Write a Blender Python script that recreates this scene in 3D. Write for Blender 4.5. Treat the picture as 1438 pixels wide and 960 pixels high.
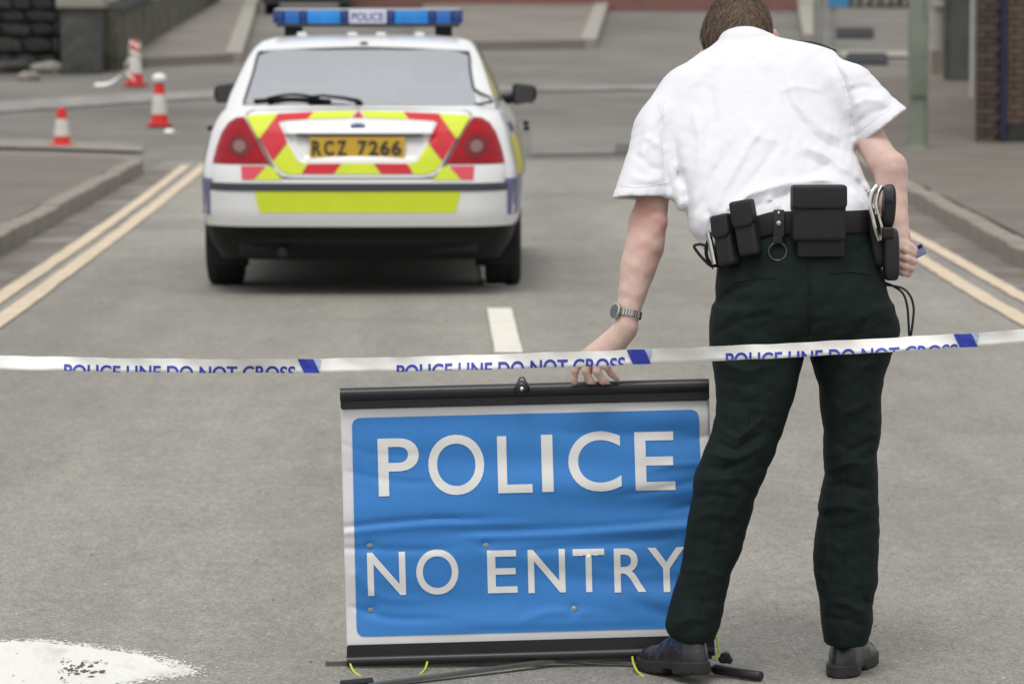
import bpy, bmesh, math, random
import numpy as np
from mathutils import Vector, Matrix, geometry
random.seed(7); np.random.seed(7)
S = bpy.context.scene
COL = S.collection
for o in list(bpy.data.objects): bpy.data.objects.remove(o)

# ------------------------------------------------------------------ camera
FPX, CAMH = 5800.0, 1.62
PHI = math.atan(472/FPX); TH = math.atan(109/FPX*math.cos(PHI))
cam_d = bpy.data.cameras.new('camera'); cam = bpy.data.objects.new('camera', cam_d); COL.objects.link(cam)
cam.location = (0, 0, CAMH); cam.rotation_euler = (math.pi/2-PHI, 0, -TH)
cam_d.sensor_width = 36; cam_d.lens = 36*FPX/1438; cam_d.clip_end = 5000
cam_d.dof.use_dof = True; cam_d.dof.focus_distance = 9.9; cam_d.dof.aperture_fstop = 8.0
S.camera = cam

# ------------------------------------------------------------------ overcast daylight
SUN_EL, SUN_AZ = math.radians(66), math.radians(195)     # azimuth clockwise from +Y
w = bpy.data.worlds.new("World"); S.world = w; w.use_nodes = True
nt = w.node_tree; bg = nt.nodes['Background']
sky = nt.nodes.new('ShaderNodeTexSky'); sky.sky_type = 'NISHITA'; sky.sun_disc = False
sky.sun_elevation = SUN_EL; sky.sun_rotation = SUN_AZ; sky.air_density = 1.0; sky.dust_density = 4.0
hs = nt.nodes.new('ShaderNodeHueSaturation'); hs.inputs['Saturation'].default_value = 0.16
nt.links.new(sky.outputs[0], hs.inputs['Color']); mxs = nt.nodes.new('ShaderNodeMix'); mxs.data_type = 'RGBA'; mxs.inputs['Factor'].default_value = .7; mxs.inputs[7].default_value = (8.6, 8.75, 9.0, 1)   # even cloud cover
nt.links.new(hs.outputs[0], mxs.inputs[6]); nt.links.new(mxs.outputs[2], bg.inputs['Color'])
bg.inputs['Strength'].default_value = 0.09
sl = bpy.data.lights.new('sun', 'SUN'); sl.energy = 1.1; sl.angle = math.radians(24); sl.color = (1, .97, .93)
sun = bpy.data.objects.new('sun', sl); COL.objects.link(sun)
sd = Vector((math.sin(SUN_AZ)*math.cos(SUN_EL), math.cos(SUN_AZ)*math.cos(SUN_EL), math.sin(SUN_EL)))
sun.rotation_euler = sd.to_track_quat('Z', 'Y').to_euler(); sun.location = (0, 0, 30)
S.view_settings.view_transform = 'Standard'; S.view_settings.look = 'None'
S.view_settings.gamma = 1; S.view_settings.exposure = 0.45
S.render.engine = 'CYCLES'; S.render.resolution_x = 1024; S.render.resolution_y = 683

# ------------------------------------------------------------------ survey helper: a sight line of the survey, met at distance Y
_F = (math.sin(TH)*math.cos(PHI), math.cos(TH)*math.cos(PHI), -math.sin(PHI)); _R = (math.cos(TH), -math.sin(TH), 0)
_U = (_R[1]*_F[2]-_R[2]*_F[1], _R[2]*_F[0]-_R[0]*_F[2], _R[0]*_F[1]-_R[1]*_F[0])
def at(px, py, Y):
    v = [_F[i]+_R[i]*(px-719)/FPX+_U[i]*(480-py)/FPX for i in range(3)]
    t = Y/v[1]; return Vector((v[0]*t, Y, CAMH+v[2]*t))
def gr(px, py, z=0.0):
    v = [_F[i]+_R[i]*(px-719)/FPX+_U[i]*(480-py)/FPX for i in range(3)]
    t = (z-CAMH)/v[2]; return Vector((v[0]*t, v[1]*t, z))

# ------------------------------------------------------------------ object helpers
def make_mesh(name, V, F, mat=None, smooth=False):
    me = bpy.data.meshes.new(name)
    if isinstance(V, np.ndarray) and isinstance(F, np.ndarray):
        n = F.shape[1]
        me.vertices.add(len(V)); me.vertices.foreach_set('co', V.astype(np.float32).ravel())
        me.loops.add(F.size); me.loops.foreach_set('vertex_index', F.astype(np.int32).ravel())
        me.polygons.add(len(F)); me.polygons.foreach_set('loop_start', np.arange(0, F.size, n, dtype=np.int32))
        me.update(calc_edges=True); me.validate()
    else:
        me.from_pydata([tuple(v) for v in V], [], [tuple(f) for f in F]); me.update()
    if mat: me.materials.append(mat)
    if smooth: me.polygons.foreach_set('use_smooth', [True]*len(me.polygons))
    return me
def root_loc(p):
    L = Vector((0, 0, 0))
    while p is not None: L = L+p.location; p = p.parent
    return L
def link(name, me, parent=None, local=False):
    o = bpy.data.objects.new(name, me); COL.objects.link(o)
    if parent is not None:
        o.parent = parent
        if not local:
            L = root_loc(parent)
            if L.length > 0: me.transform(Matrix.Translation(-L))
    return o
def obj(name, V, F, mat, parent=None, smooth=False, local=False, **k):
    o = link(name, make_mesh(name, V, F, mat, smooth), parent, local)
    for a, b in k.items(): o[a] = b
    return o
def bmo(name, bm, mat, parent=None, smooth=False, local=False, fix=True, **k):
    if fix: bmesh.ops.recalc_face_normals(bm, faces=bm.faces)
    me = bpy.data.meshes.new(name); bm.to_mesh(me); bm.free()
    if mat: me.materials.append(mat)
    if smooth: me.polygons.foreach_set('use_smooth', [True]*len(me.polygons))
    o = link(name, me, parent, local)
    for a, b in k.items(): o[a] = b
    return o
def thing(name, label, cat, loc=(0, 0, 0), rotz=0, group=None):
    o = bpy.data.objects.new(name, None); COL.objects.link(o); o.location = loc; o.rotation_euler = (0, 0, rotz)
    o.empty_display_size = .1
    return tag(o, label, cat, group)
def tag(o, label, cat, group=None):
    o['label'] = label; o['category'] = cat
    if group: o['group'] = group
    return o
def struct(o): o['kind'] = 'structure'; return o
def autosmooth(o, ang=35):
    me = o.data; me.polygons.foreach_set('use_smooth', [True]*len(me.polygons)); 
    try: me.set_sharp_from_angle(angle=math.radians(ang))
    except Exception: pass
    return o
def bx(bm, lo, hi, bevel=0, mat=None, seg=2):
    r = bmesh.ops.create_cube(bm, size=1)
    vs = r['verts']; c = [(lo[i]+hi[i])/2 for i in range(3)]; s = [hi[i]-lo[i] for i in range(3)]
    for v in vs: v.co = Vector((v.co[i]*s[i]+c[i] for i in range(3)))
    if bevel:
        es = list({e for v in vs for e in v.link_edges})
        r = bmesh.ops.bevel(bm, geom=es, offset=bevel, segments=seg, affect='EDGES', profile=.6)
        vs = list({v for f in r['faces'] for v in f.verts} | {v for v in vs if v.is_valid})
    if mat is not None:
        for v in vs: v.co = mat @ v.co
    return vs
def tube(bm, pts, rad, seg=10, closed=False, cap=True, flat=None):
    pts = [Vector(p) for p in pts]; n = len(pts)
    if not hasattr(rad, '__len__'): rad = [rad]*n
    rings = []; prev = None
    for i, p in enumerate(pts):
        a = pts[i-1] if i > 0 else (pts[-1] if closed else p); b = pts[(i+1) % n] if (i < n-1 or closed) else p
        t = (b-a).normalized() if (b-a).length > 0 else Vector((0, 0, 1))
        if prev is None:
            u = t.cross(Vector((0, 0, 1))); 
            if u.length < .1: u = t.cross(Vector((0, 1, 0)))
        else: u = prev-t*prev.dot(t)
        u.normalize(); prev = u; v = t.cross(u)
        fx = flat if flat else 1
        rings.append([bm.verts.new(p+(u*math.cos(2*math.pi*k/seg)+v*math.sin(2*math.pi*k/seg)*fx)*rad[i]) for k in range(seg)])
    for i in range(n if closed else n-1):
        A, B = rings[i], rings[(i+1) % n]
        for k in range(seg): bm.faces.new((A[k], A[(k+1) % seg], B[(k+1) % seg], B[k]))
    if cap and not closed:
        bm.faces.new(rings[0][::-1]); bm.faces.new(rings[-1])
def lathe(bm, prof, seg=24, M=None, cap=True):
    rings = []
    for r, z in prof:
        rings.append([bm.verts.new((r*math.cos(2*math.pi*k/seg), r*math.sin(2*math.pi*k/seg), z)) for k in range(seg)])
    for A, B in zip(rings, rings[1:]):
        for k in range(seg): bm.faces.new((A[k], A[(k+1) % seg], B[(k+1) % seg], B[k]))
    if cap: bm.faces.new(rings[0][::-1]); bm.faces.new(rings[-1])
    if M is not None:
        for R in rings:
            for v in R: v.co = M @ v.co
def smooth_line(P, n=8):
    P = [Vector(p) for p in P]; out = []
    for i in range(len(P)-1):
        a = P[max(i-1, 0)]; b = P[i]; c = P[i+1]; d = P[min(i+2, len(P)-1)]
        for k in range(n):
            t = k/n; out.append(.5*((2*b)+(c-a)*t+(2*a-5*b+4*c-d)*t*t+(3*b-a-3*c+d)*t**3))
    out.append(P[-1]); return out
def cdt(poly, step, holes=()):
    """triangulate a 2-D outline with an interior grid"""
    V = []; E = []
    def ring(p):
        b = len(V); q = []
        for i in range(len(p)):
            a = Vector(p[i]); c = Vector(p[(i+1) % len(p)]); m = max(1, int(math.ceil((c-a).length/step)))
            for k in range(m): q.append(a+(c-a)*(k/m))
        V.extend(q); E.extend([(b+i, b+(i+1) % len(q)) for i in range(len(q))]); return q
    ring(poly); nb = len(V)
    xs = [p[0] for p in poly]; ys = [p[1] for p in poly]
    def inside(x, y):
        c = False; j = len(poly)-1
        for i in range(len(poly)):
            if (poly[i][1] > y) != (poly[j][1] > y) and x < (poly[j][0]-poly[i][0])*(y-poly[i][1])/(poly[j][1]-poly[i][1])+poly[i][0]: c = not c
            j = i
        return c
    x = min(xs)+step*.5
    while x < max(xs):
        y = min(ys)+step*.5
        while y < max(ys):
            if inside(x, y) and min((V[i]-Vector((x, y))).length for i in range(nb)) > step*.45: V.append(Vector((x, y)))
            y += step
        x += step
    r = geometry.delaunay_2d_cdt(V, E, [list(range(nb))], 1, 1e-6)
    return r[0], r[2], r[1]
def patch(name, poly, step, fn, mat, parent, skirt=0, local=True, flip=False, smooth=True, **k):
    """an outline laid on a surface fn(a,b,depth)->point; skirt turns its edge inwards"""
    V, F, E = cdt(poly, step)
    bm = bmesh.new(); vs = [bm.verts.new(fn(v[0], v[1], 0)) for v in V]
    for f in F:
        try: bm.faces.new([vs[i] for i in (f[::-1] if flip else f)])
        except ValueError: pass
    if skirt:
        be = [e for e in bm.edges if len(e.link_faces) == 1]; mp = {}; fl = {v: i for i, v in enumerate(vs)}
        for e in be:
            for v in e.verts:
                if v not in mp: q = V[fl[v]]; mp[v] = bm.verts.new(fn(q[0], q[1], skirt))
        for e in be:
            a, b = e.verts; bm.faces.new((a, b, mp[b], mp[a]))
    o = bmo(name, bm, mat, parent, False, local, fix=bool(skirt), **k)
    if smooth: autosmooth(o, 40)
    return o
_gly = {}
def glyph(ch, bold=0.0):
    """mesh of one character, its box scaled to 1 x 1"""
    if (ch, bold) in _gly: return _gly[(ch, bold)]
    c = bpy.data.curves.new('glyph', 'FONT'); c.body = ch; c.size = 1; c.offset = bold; c.resolution_u = 8; c.fill_mode = 'FRONT'
    o = bpy.data.objects.new('glyph', c); COL.objects.link(o)
    dg = bpy.context.evaluated_depsgraph_get(); me = bpy.data.meshes.new_from_object(o.evaluated_get(dg))
    bpy.data.objects.remove(o); bpy.data.curves.remove(c)
    V = np.array([v.co[:2] for v in me.vertices]); lo = V.min(0); hi = V.max(0)
    F = [tuple(p.vertices) for p in me.polygons]; bpy.data.meshes.remove(me)
    _gly[(ch, bold)] = ((V-lo)/(hi-lo), F, hi-lo, lo); return _gly[(ch, bold)]
def word(text, bold=0.0):
    c = bpy.data.curves.new('glyph', 'FONT'); c.body = text; c.size = 1; c.offset = bold; c.resolution_u = 6; c.fill_mode = 'FRONT'
    o = bpy.data.objects.new('glyph', c); COL.objects.link(o)
    dg = bpy.context.evaluated_depsgraph_get(); me = bpy.data.meshes.new_from_object(o.evaluated_get(dg))
    bpy.data.objects.remove(o); bpy.data.curves.remove(c)
    V = np.array([v.co[:2] for v in me.vertices]); lo = V.min(0); hi = V.max(0)
    F = [tuple(p.vertices) for p in me.polygons]; bpy.data.meshes.remove(me)
    return (V-lo)/(hi-lo), F, hi-lo
def print_bm(V, F, cut=None, maxlen=None):
    bm = bmesh.new(); vs = [bm.verts.new((a, b, 0)) for a, b in V]
    for f in F:
        try: bm.faces.new([vs[i] for i in f])
        except ValueError: pass
    if maxlen:
        bmesh.ops.triangulate(bm, faces=bm.faces)
        for _ in range(4):
            es = [e for e in bm.edges if e.calc_length() > maxlen]
            if not es: break
            bmesh.ops.subdivide_edges(bm, edges=es, cuts=1); bmesh.ops.triangulate(bm, faces=bm.faces)
    if cut is not None:
        bmesh.ops.bisect_plane(bm, geom=bm.verts[:]+bm.edges[:]+bm.faces[:], plane_co=(0, cut, 0), plane_no=(0, -1, 0), clear_outer=True)
    return bm

# ------------------------------------------------------------------ materials
def mat(name, col, rough=.6, metal=0, noise=None, bump=None, spec=.5, coat=0, trans=0, ior=1.45, emis=None, sss=0, dark=None, coord='Object'):
    """noise=(scale, amount) varies the colour; dark=(scale, colour, low, high) adds patches; bump=(scale, strength, distance)"""
    m = bpy.data.materials.new(name); m.use_nodes = True; n = m.node_tree.nodes; L = m.node_tree.links; b = n['Principled BSDF']
    b.inputs['Base Color'].default_value = (*col, 1); b.inputs['Roughness'].default_value = rough; b.inputs['Metallic'].default_value = metal
    b.inputs['Specular IOR Level'].default_value = spec; b.inputs['Coat Weight'].default_value = coat; b.inputs['Coat Roughness'].default_value = .05
    b.inputs['Transmission Weight'].default_value = trans; b.inputs['IOR'].default_value = ior
    if sss: b.inputs['Subsurface Weight'].default_value = sss; b.inputs['Subsurface Radius'].default_value = (.01, .004, .002); b.inputs['Subsurface Scale'].default_value = .6
    if emis: b.inputs['Emission Color'].default_value = (*emis[0], 1); b.inputs['Emission Strength'].default_value = emis[1]
    tc = n.new('ShaderNodeTexCoord'); src = None
    def tex(scale, det=6, rgh=.6, st=None):
        t = n.new('ShaderNodeTexNoise'); t.inputs['Scale'].default_value = scale; t.inputs['Detail'].default_value = det; t.inputs['Roughness'].default_value = rgh
        if st:
            mp = n.new('ShaderNodeMapping'); mp.inputs['Scale'].default_value = st; L.new(tc.outputs[coord], mp.inputs[0]); L.new(mp.outputs[0], t.inputs['Vector'])
        else: L.new(tc.outputs[coord], t.inputs['Vector'])
        return t
    cur = None
    def mul(a, fac_socket, lo, hi):
        mr = n.new('ShaderNodeMapRange'); mr.inputs['From Min'].default_value = .3; mr.inputs['From Max'].default_value = .7
        mr.inputs['To Min'].default_value = lo; mr.inputs['To Max'].default_value = hi; L.new(fac_socket, mr.inputs['Value'])
        mx = n.new('ShaderNodeMix'); mx.data_type = 'RGBA'; mx.blend_type = 'MULTIPLY'; mx.inputs['Factor'].default_value = 1
        if a is None: mx.inputs[6].default_value = (*col, 1)
        else: L.new(a, mx.inputs[6])
        L.new(mr.outputs[0], mx.inputs[7]); return mx.outputs[2]
    if noise:
        for q in (noise if isinstance(noise[0], (tuple, list)) else [noise]):
            t = tex(q[0], st=q[2] if len(q) > 2 else None); cur = mul(cur, t.outputs['Fac'], 1-q[1], 1+q[1])
    if dark:
        for q in (dark if isinstance(dark[0], (tuple, list)) else [dark]):
            t = tex(q[0], 8, .65, q[4] if len(q) > 4 else None); mr = n.new('ShaderNodeMapRange'); mr.inputs['From Min'].default_value = q[2]; mr.inputs['From Max'].default_value = q[3]
            L.new(t.outputs['Fac'], mr.inputs['Value']); mx = n.new('ShaderNodeMix'); mx.data_type = 'RGBA'
            L.new(mr.outputs[0], mx.inputs['Factor'])
            if cur is None: mx.inputs[6].default_value = (*col, 1)
            else: L.new(cur, mx.inputs[6])
            mx.inputs[7].default_value = (*q[1], 1); cur = mx.outputs[2]
    if cur is not None: L.new(cur, b.inputs['Base Color'])
    if bump:
        t = tex(bump[0], bump[3] if len(bump) > 3 else 4); bp = n.new('ShaderNodeBump'); bp.inputs['Strength'].default_value = bump[1]; bp.inputs['Distance'].default_value = bump[2]
        L.new(t.outputs['Fac'], bp.inputs['Height']); L.new(bp.outputs[0], b.inputs['Normal'])
    return m
M = {}
M['asphalt'] = mat('asphalt', (.247, .233, .203), .9, noise=[(150, .5), (60, .34), (22, .15, (1, .5, 1)), (6, .09, (1, .3, 1)), (2.4, .07, (1, .35, 1)), (.6, .13, (1, .12, 1)), (1.3, .13, (1, .04, 1))],
                   dark=[(95, (.10, .095, .085), .60, .72), (70, (.40, .38, .34), .64, .74), (130, (.075, .07, .06), .64, .72), (.22, (.16, .152, .138), .56, .78)], bump=(160, .55, .004, 6))
M['asphalt_far'] = mat('asphalt_far', (.168, .156, .138), .9, noise=[(60, .2), (1.2, .1), (.3, .16)], dark=[(.18, (.12, .108, .095), .5, .65)], bump=(120, .4, .004))
M['paving'] = mat('paving', (.16, .138, .116), .9, noise=[(50, .2), (1.5, .12)], dark=[(.5, (.12, .105, .085), .5, .7)], bump=(90, .4, .004))
M['paving_pale'] = mat('paving_pale', (.20, .18, .155), .9, noise=[(50, .15), (1.0, .14)], dark=[(.6, (.15, .13, .11), .5, .7)], bump=(90, .4, .004))
M['kerb'] = mat('kerb_stone', (.25, .225, .19), .85, noise=[(30, .2), (3, .15)], dark=[(4, (.13, .12, .09), .55, .7)], bump=(60, .5, .004))
M['kerb_pale'] = mat('kerb_pale', (.30, .28, .24), .85, noise=[(30, .15), (3, .12)], bump=(60, .4, .004))
M['yellow_line'] = mat('yellow_line', (.58, .475, .345), .8, noise=[(40, .10), (3, .1)], dark=[(9, (.3, .26, .2), .60, .75)], bump=(160, .4, .002))
M['white_line'] = mat('white_line', (.66, .63, .55), .75, noise=[(40, .08), (4, .08)], dark=[(14, (.3, .29, .27), .62, .74)], bump=(160, .4, .002))
M['white_paint'] = mat('white_paint', (.70, .69, .64), .75, noise=[(90, .06), (3, .07, (1, .4, 1))], dark=[(60, (.42, .40, .36), .60, .72), (7, (.50, .48, .43), .54, .70, (1, .35, 1))], bump=(160, .35, .002))
M['faded_line'] = mat('faded_line', (.27, .26, .24), .85, noise=[(20, .2), (1, .15)], dark=[(2.5, (.17, .16, .14), .45, .65)])
M['grime'] = mat('grime', (.11, .085, .06), .9, noise=(200, .4))
def rgb(r, g, b): return tuple(((c/255+.055)/1.055)**2.4 if c > 10 else c/255/12.92 for c in (r, g, b))
# courses for walls too far away or too plain to tell the bricks apart
def brick_mat(name, c1, c2, cm):
    m = bpy.data.materials.new(name); m.use_nodes = True; n = m.node_tree.nodes; L = m.node_tree.links; b = n['Principled BSDF']; b.inputs['Roughness'].default_value = .9
    tc = n.new('ShaderNodeTexCoord'); sx = n.new('ShaderNodeSeparateXYZ'); ad = n.new('ShaderNodeMath'); cb = n.new('ShaderNodeCombineXYZ'); br = n.new('ShaderNodeTexBrick')
    L.new(tc.outputs['Object'], sx.inputs[0]); L.new(sx.outputs[0], ad.inputs[0]); L.new(sx.outputs[1], ad.inputs[1]); L.new(ad.outputs[0], cb.inputs[0]); L.new(sx.outputs[2], cb.inputs[1]); L.new(cb.outputs[0], br.inputs['Vector'])
    br.inputs['Color1'].default_value = (*c1, 1); br.inputs['Color2'].default_value = (*c2, 1); br.inputs['Mortar'].default_value = (*cm, 1); br.inputs['Scale'].default_value = 1
    br.inputs['Brick Width'].default_value = .225; br.inputs['Row Height'].default_value = .075; br.inputs['Mortar Size'].default_value = .006
    L.new(br.outputs['Color'], b.inputs['Base Color']); bp = n.new('ShaderNodeBump'); bp.inputs['Distance'].default_value = .006; bp.invert = True; L.new(br.outputs['Fac'], bp.inputs['Height']); L.new(bp.outputs[0], b.inputs['Normal']); return m
# ================================================================== GROUND
def gz(Y): return 0.0 if Y < 44 else (.04*(Y-44) if Y < 120 else 3.04)
def on(px, py, lift=0.0):
    """where a sight line meets the rising ground"""
    for i in range(400):
        Y = 9+i*.25; p = at(px, py, Y)
        if p.z <= gz(Y)+lift: return Vector((p.x, Y, gz(Y)+lift))
    return p
def sheet(name, X0, X1, Y0, Y1, lift, m, nx=2, ny=None, fx=None, **k):
    ys = sorted({Y0, Y1} | {y for y in (44, 120) if Y0 < y < Y1} | set(np.linspace(Y0, Y1, ny or 2)))
    V = []; F = []
    for y in ys:
        a, b = (X0, X1) if fx is None else fx(y)
        for i in range(nx): V.append((a+(b-a)*i/(nx-1), y, gz(y)+lift))
    for j in range(len(ys)-1):
        for i in range(nx-1): a = j*nx+i; F.append((a, a+1, a+nx+1, a+nx))
    return obj(name, V, F, m, **k)
struct(sheet('ground', -600, 600, -60, 1600, -.012, M['asphalt_far']))
def left_edge(y): return -2.80 - (.3 if y > 43 else 0)
def right_edge(y): return 3.62 if y < 26 else 3.62+(y-26)*.034
struct(sheet('road', 0, 0, -20, 43.4, 0, M['asphalt'], ny=20, fx=lambda y: (-2.82, right_edge(y)+.02)))
def slab(name, poly, h, m, parent=None):
    bm = bmesh.new(); top = [bm.verts.new((x, y, gz(y)+h)) for x, y in poly]; bot = [bm.verts.new((x, y, gz(y)-.05)) for x, y in poly]
    bm.faces.new(top)
    for i in range(len(poly)): j = (i+1) % len(poly); bm.faces.new((top[i], bot[i], bot[j], top[j]))
    bmesh.ops.triangulate(bm, faces=[f for f in bm.faces if len(f.verts) > 4])
    return bmo(name, bm, m, parent)
# left pavement: ends at the mouth of the side street
struct(slab('pavement', [(-2.97, -20), (-2.97, 40.3), (-3.3, 41.2), (-4.2, 41.8), (-14, 42.5), (-60, 43.5), (-60, -20)], .125, M['paving']))
struct(slab('pavement', [(right_edge(y)+.17, y) for y in (-20, 25, 34, 42, 43.9)]+[(60, 43.9), (60, -20)], .125, M['paving']))
ps = struct(sheet('pavement', 0, 0, 43.9, 57, .125, M['paving'], ny=6, fx=lambda y: (right_edge(43.9)+.17+(y-43.9)*.10, 60)))
# kerbs of separate stones
def kerb(name, path, m, h=.13, wd=.15, L=.9, side=1):
    k0 = bpy.data.objects.new(name, None); COL.objects.link(k0); k0['kind'] = 'structure'; k0.location = (path[0][0], path[0][1], 0)
    bm = bmesh.new(); bx(bm, (-.5, -.5, -.05), (.5, .5, 1), .0); me = bpy.data.meshes.new('kerb_stone')
    # unit stone: 1 long (y), 1 wide (x), bevelled top edge
    bm.clear(); bx(bm, (0, 0, -.08), (wd, L-.022, h), .014, seg=2); bm.to_mesh(me); bm.free(); me.materials.append(m)
    acc = []
    for i in range(len(path)-1):
        a = Vector((*path[i], 0)); b = Vector((*path[i+1], 0)); n = max(1, int(round((b-a).length/L)))
        for k in range(n):
            p = a+(b-a)*(k/n); ang = math.atan2(b.y-a.y, b.x-a.x)-math.pi/2
            o = bpy.data.objects.new('kerb_stone', me); COL.objects.link(o); o.parent = k0
            o.location = Vector((p.x, p.y, gz(p.y)+random.uniform(-.009, .009)))-k0.location
            o.rotation_euler = (math.atan2(gz(b.y)-gz(a.y), (b-a).length) if abs(b.y-a.y) > 1 else 0, 0, ang+random.uniform(-.010, .010))
            o.scale = (1, (b-a).length/n/L, 1)
    return k0
kerb('kerb', [(-2.95, 5.0), (-2.96, 23), (-2.97, 40.1), (-3.12, 40.9), (-3.5, 41.5), (-4.2, 41.95), (-6.5, 42.2)], M['kerb'])
kerb('kerb', [(right_edge(y), y) for y in (5, 26, 34, 43.6)], M['kerb'])
# gutter dirt bands along both kerbs (worn darker strip of the surface)
M['gutter'] = mat('gutter', (.15, .132, .11), .9, noise=[(60, .3), (2, .2)], dark=[(1.1, (.24, .225, .2), .5, .62)], bump=(120, .5, .004))
struct(sheet('gutter', 0, 0, -20, 41, .003, M['gutter'], ny=12, fx=lambda y: (-2.82, -2.50)))
struct(sheet('gutter', 0, 0, -20, 43.9, .003, M['gutter'], ny=12, fx=lambda y: (3.34+max(0, y-26)*.02, right_edge(y)+.01)))
# road paint
def strip(name, pts, wd, m, lift=.006, jag=.006):
    V = []; F = []; P = smooth_line([Vector((x, y, 0)) for x, y in pts], 30)
    for i, p in enumerate(P):
        j1 = random.uniform(-jag, jag); j2 = random.uniform(-jag, jag)
        V += [(p.x-wd/2+j1, p.y, gz(p.y)+lift), (p.x+wd/2+j2, p.y, gz(p.y)+lift)]
        if i: a = 2*(i-1); F.append((a, a+1, a+3, a+2))
    return struct(obj(name, V, F, m))
strip('yellow_line', [(-2.25, 8), (-2.235, 21), (-2.26, 32), (-2.33, 42.4)], .105, M['yellow_line'], .008)
strip('yellow_line', [(-2.43, 8), (-2.41, 21), (-2.43, 32), (-2.52, 42.0)], .10, M['yellow_line'], .008)
strip('yellow_line', [(3.03, 8), (3.035, 21), (3.12, 27), (3.20, 34), (3.3, 42)], .11, M['yellow_line'], .008)
strip('yellow_line', [(3.25, 8), (3.255, 21), (3.34, 27), (3.43, 34), (3.55, 42)], .10, M['yellow_line'], .008)
for a, b in ((19.2, 22.05), (23.8, 26.6), (28.4, 31.2), (33, 35.8), (37.6, 40.4)):
    strip('centre_line', [(.345, a), (.345, (a+b)/2), (.345, b)], .13, M['white_line'], .008, .003)
# white painted arrow head at the near left, with worn black marks
p = [gr(-260, 905), gr(0, 902), gr(60, 903), gr(130, 910), gr(200, 921), gr(240, 934), gr(258, 943), gr(230, 949), gr(175, 957), gr(100, 968), gr(-200, 985)]
P2 = smooth_line([(v.x, v.y, 0) for v in p], 14); cen = gr(40, 945)
bm = bmesh.new(); bm.faces.new([bm.verts.new((v.x+random.uniform(-.004, .004)-(.015 if v.x > cen.x+.3 else 0), v.y+random.uniform(-.010, .010), .0018)) for v in P2]); bmesh.ops.triangulate(bm, faces=bm.faces)
struct(bmo('painted_marking', bm, M['white_paint']))
def blot(cx, cy, rx, ry, n=26):
    return [(cx+rx*math.cos(a)*r, cy+ry*math.sin(a)*r) for a, r in ((2*math.pi*k/n, random.uniform(.45, 1.15)) for k in range(n))]
bm = bmesh.new(); rp = random.Random(12)      # chips of paint left round the worn edge
for i in range(1900):
    v = rp.choice(P2); 
    if v.x < -1.25: continue
    o_ = abs(rp.gauss(0, 1)); d_ = Vector((v.x, v.y, 0))-Vector((-1.3, gr(0, 945).y-.05, 0)); d_.normalize(); c = Vector((v.x, v.y, 0))+d_*(o_*.034-.012)+Vector((rp.gauss(0, .014), rp.gauss(0, .02), 0)); r_ = .0075*rp.random()/(1+o_*1.1)+.0012
    bm.faces.new([bm.verts.new((c.x+r_*math.cos(a)*rp.uniform(.6, 1.4), c.y+r_*1.6*math.sin(a)*rp.uniform(.6, 1.4), .0012+i*2e-7)) for a in [2*math.pi*k/7 for k in range(7)]])
bmo('paint_chips', bm, M['white_paint'], kind='stuff')
bm = bmesh.new()
for (px, py, rx, ry) in ((92, 930, 9, 4.5), (104, 944, 17, 5), (135, 931, 12, 3.5), (88, 955, 7, 5), (120, 929, 5, 3), (143, 944, 6, 2), (86, 943, 5, 3), (150, 932, 3, 2), (112, 936, 20, 10), (125, 944, 22, 9)):
    for s in range(14):
        c = gr(px+random.gauss(0, rx)*.55, py+random.gauss(0, ry)*.5); k = 9.98/5800
        bm.faces.new([bm.verts.new((x, y, .0024+.0001*s)) for x, y in blot(c.x, c.y, rx*k*random.uniform(.06, .26), ry*k*random.uniform(.4, 1.4), 11)])
bmesh.ops.triangulate(bm, faces=bm.faces); struct(bmo('worn_spot', bm, M['grime']))
# junction: faded bands across the far road
def quad(name, pts, m, lift):
    V = [on(x, y, lift) for x, y in pts]; return struct(obj(name, V, [tuple(range(len(V)))], m))
def band(name, top, bot, m, lift):
    V = []; F = []
    for i, ((x, y0), (x2, y1)) in enumerate(zip(top, bot)):
        V += [on(x, y0, lift), on(x2, y1, lift)]
        if i: F.append((2*i-2, 2*i-1, 2*i+1, 2*i))
    return struct(obj(name, V, F, m))
band('faded_line', [(-60, 147), (0, 143), (80, 138), (180, 132), (300, 127), (500, 124), (740, 122), (900, 120), (1010, 119)],
     [(-60, 162), (0, 158), (80, 153), (180, 146), (300, 138), (500, 132), (740, 129), (900, 126), (1010, 124)], M['faded_line'], .006)
band('dropped_kerb', [(-60, 196), (60, 198), (200, 205)], [(-60, 206), (60, 208), (200, 214)], M['kerb'], .02)
M['patch_dark'] = mat('tar_patch', (.10, .095, .085), .9, noise=(30, .25))
M['patch_pale'] = mat('pale_asphalt', (.20, .188, .17), .9, noise=[(60, .2), (.8, .1)])
quad('tar_patch', [(866, 204), (935, 204), (930, 216), (862, 216)], M['patch_dark'], .006)
quad('repaired_strip', [(745, 182), (960, 178), (960, 216), (745, 218)], M['patch_pale'], .003)

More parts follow.
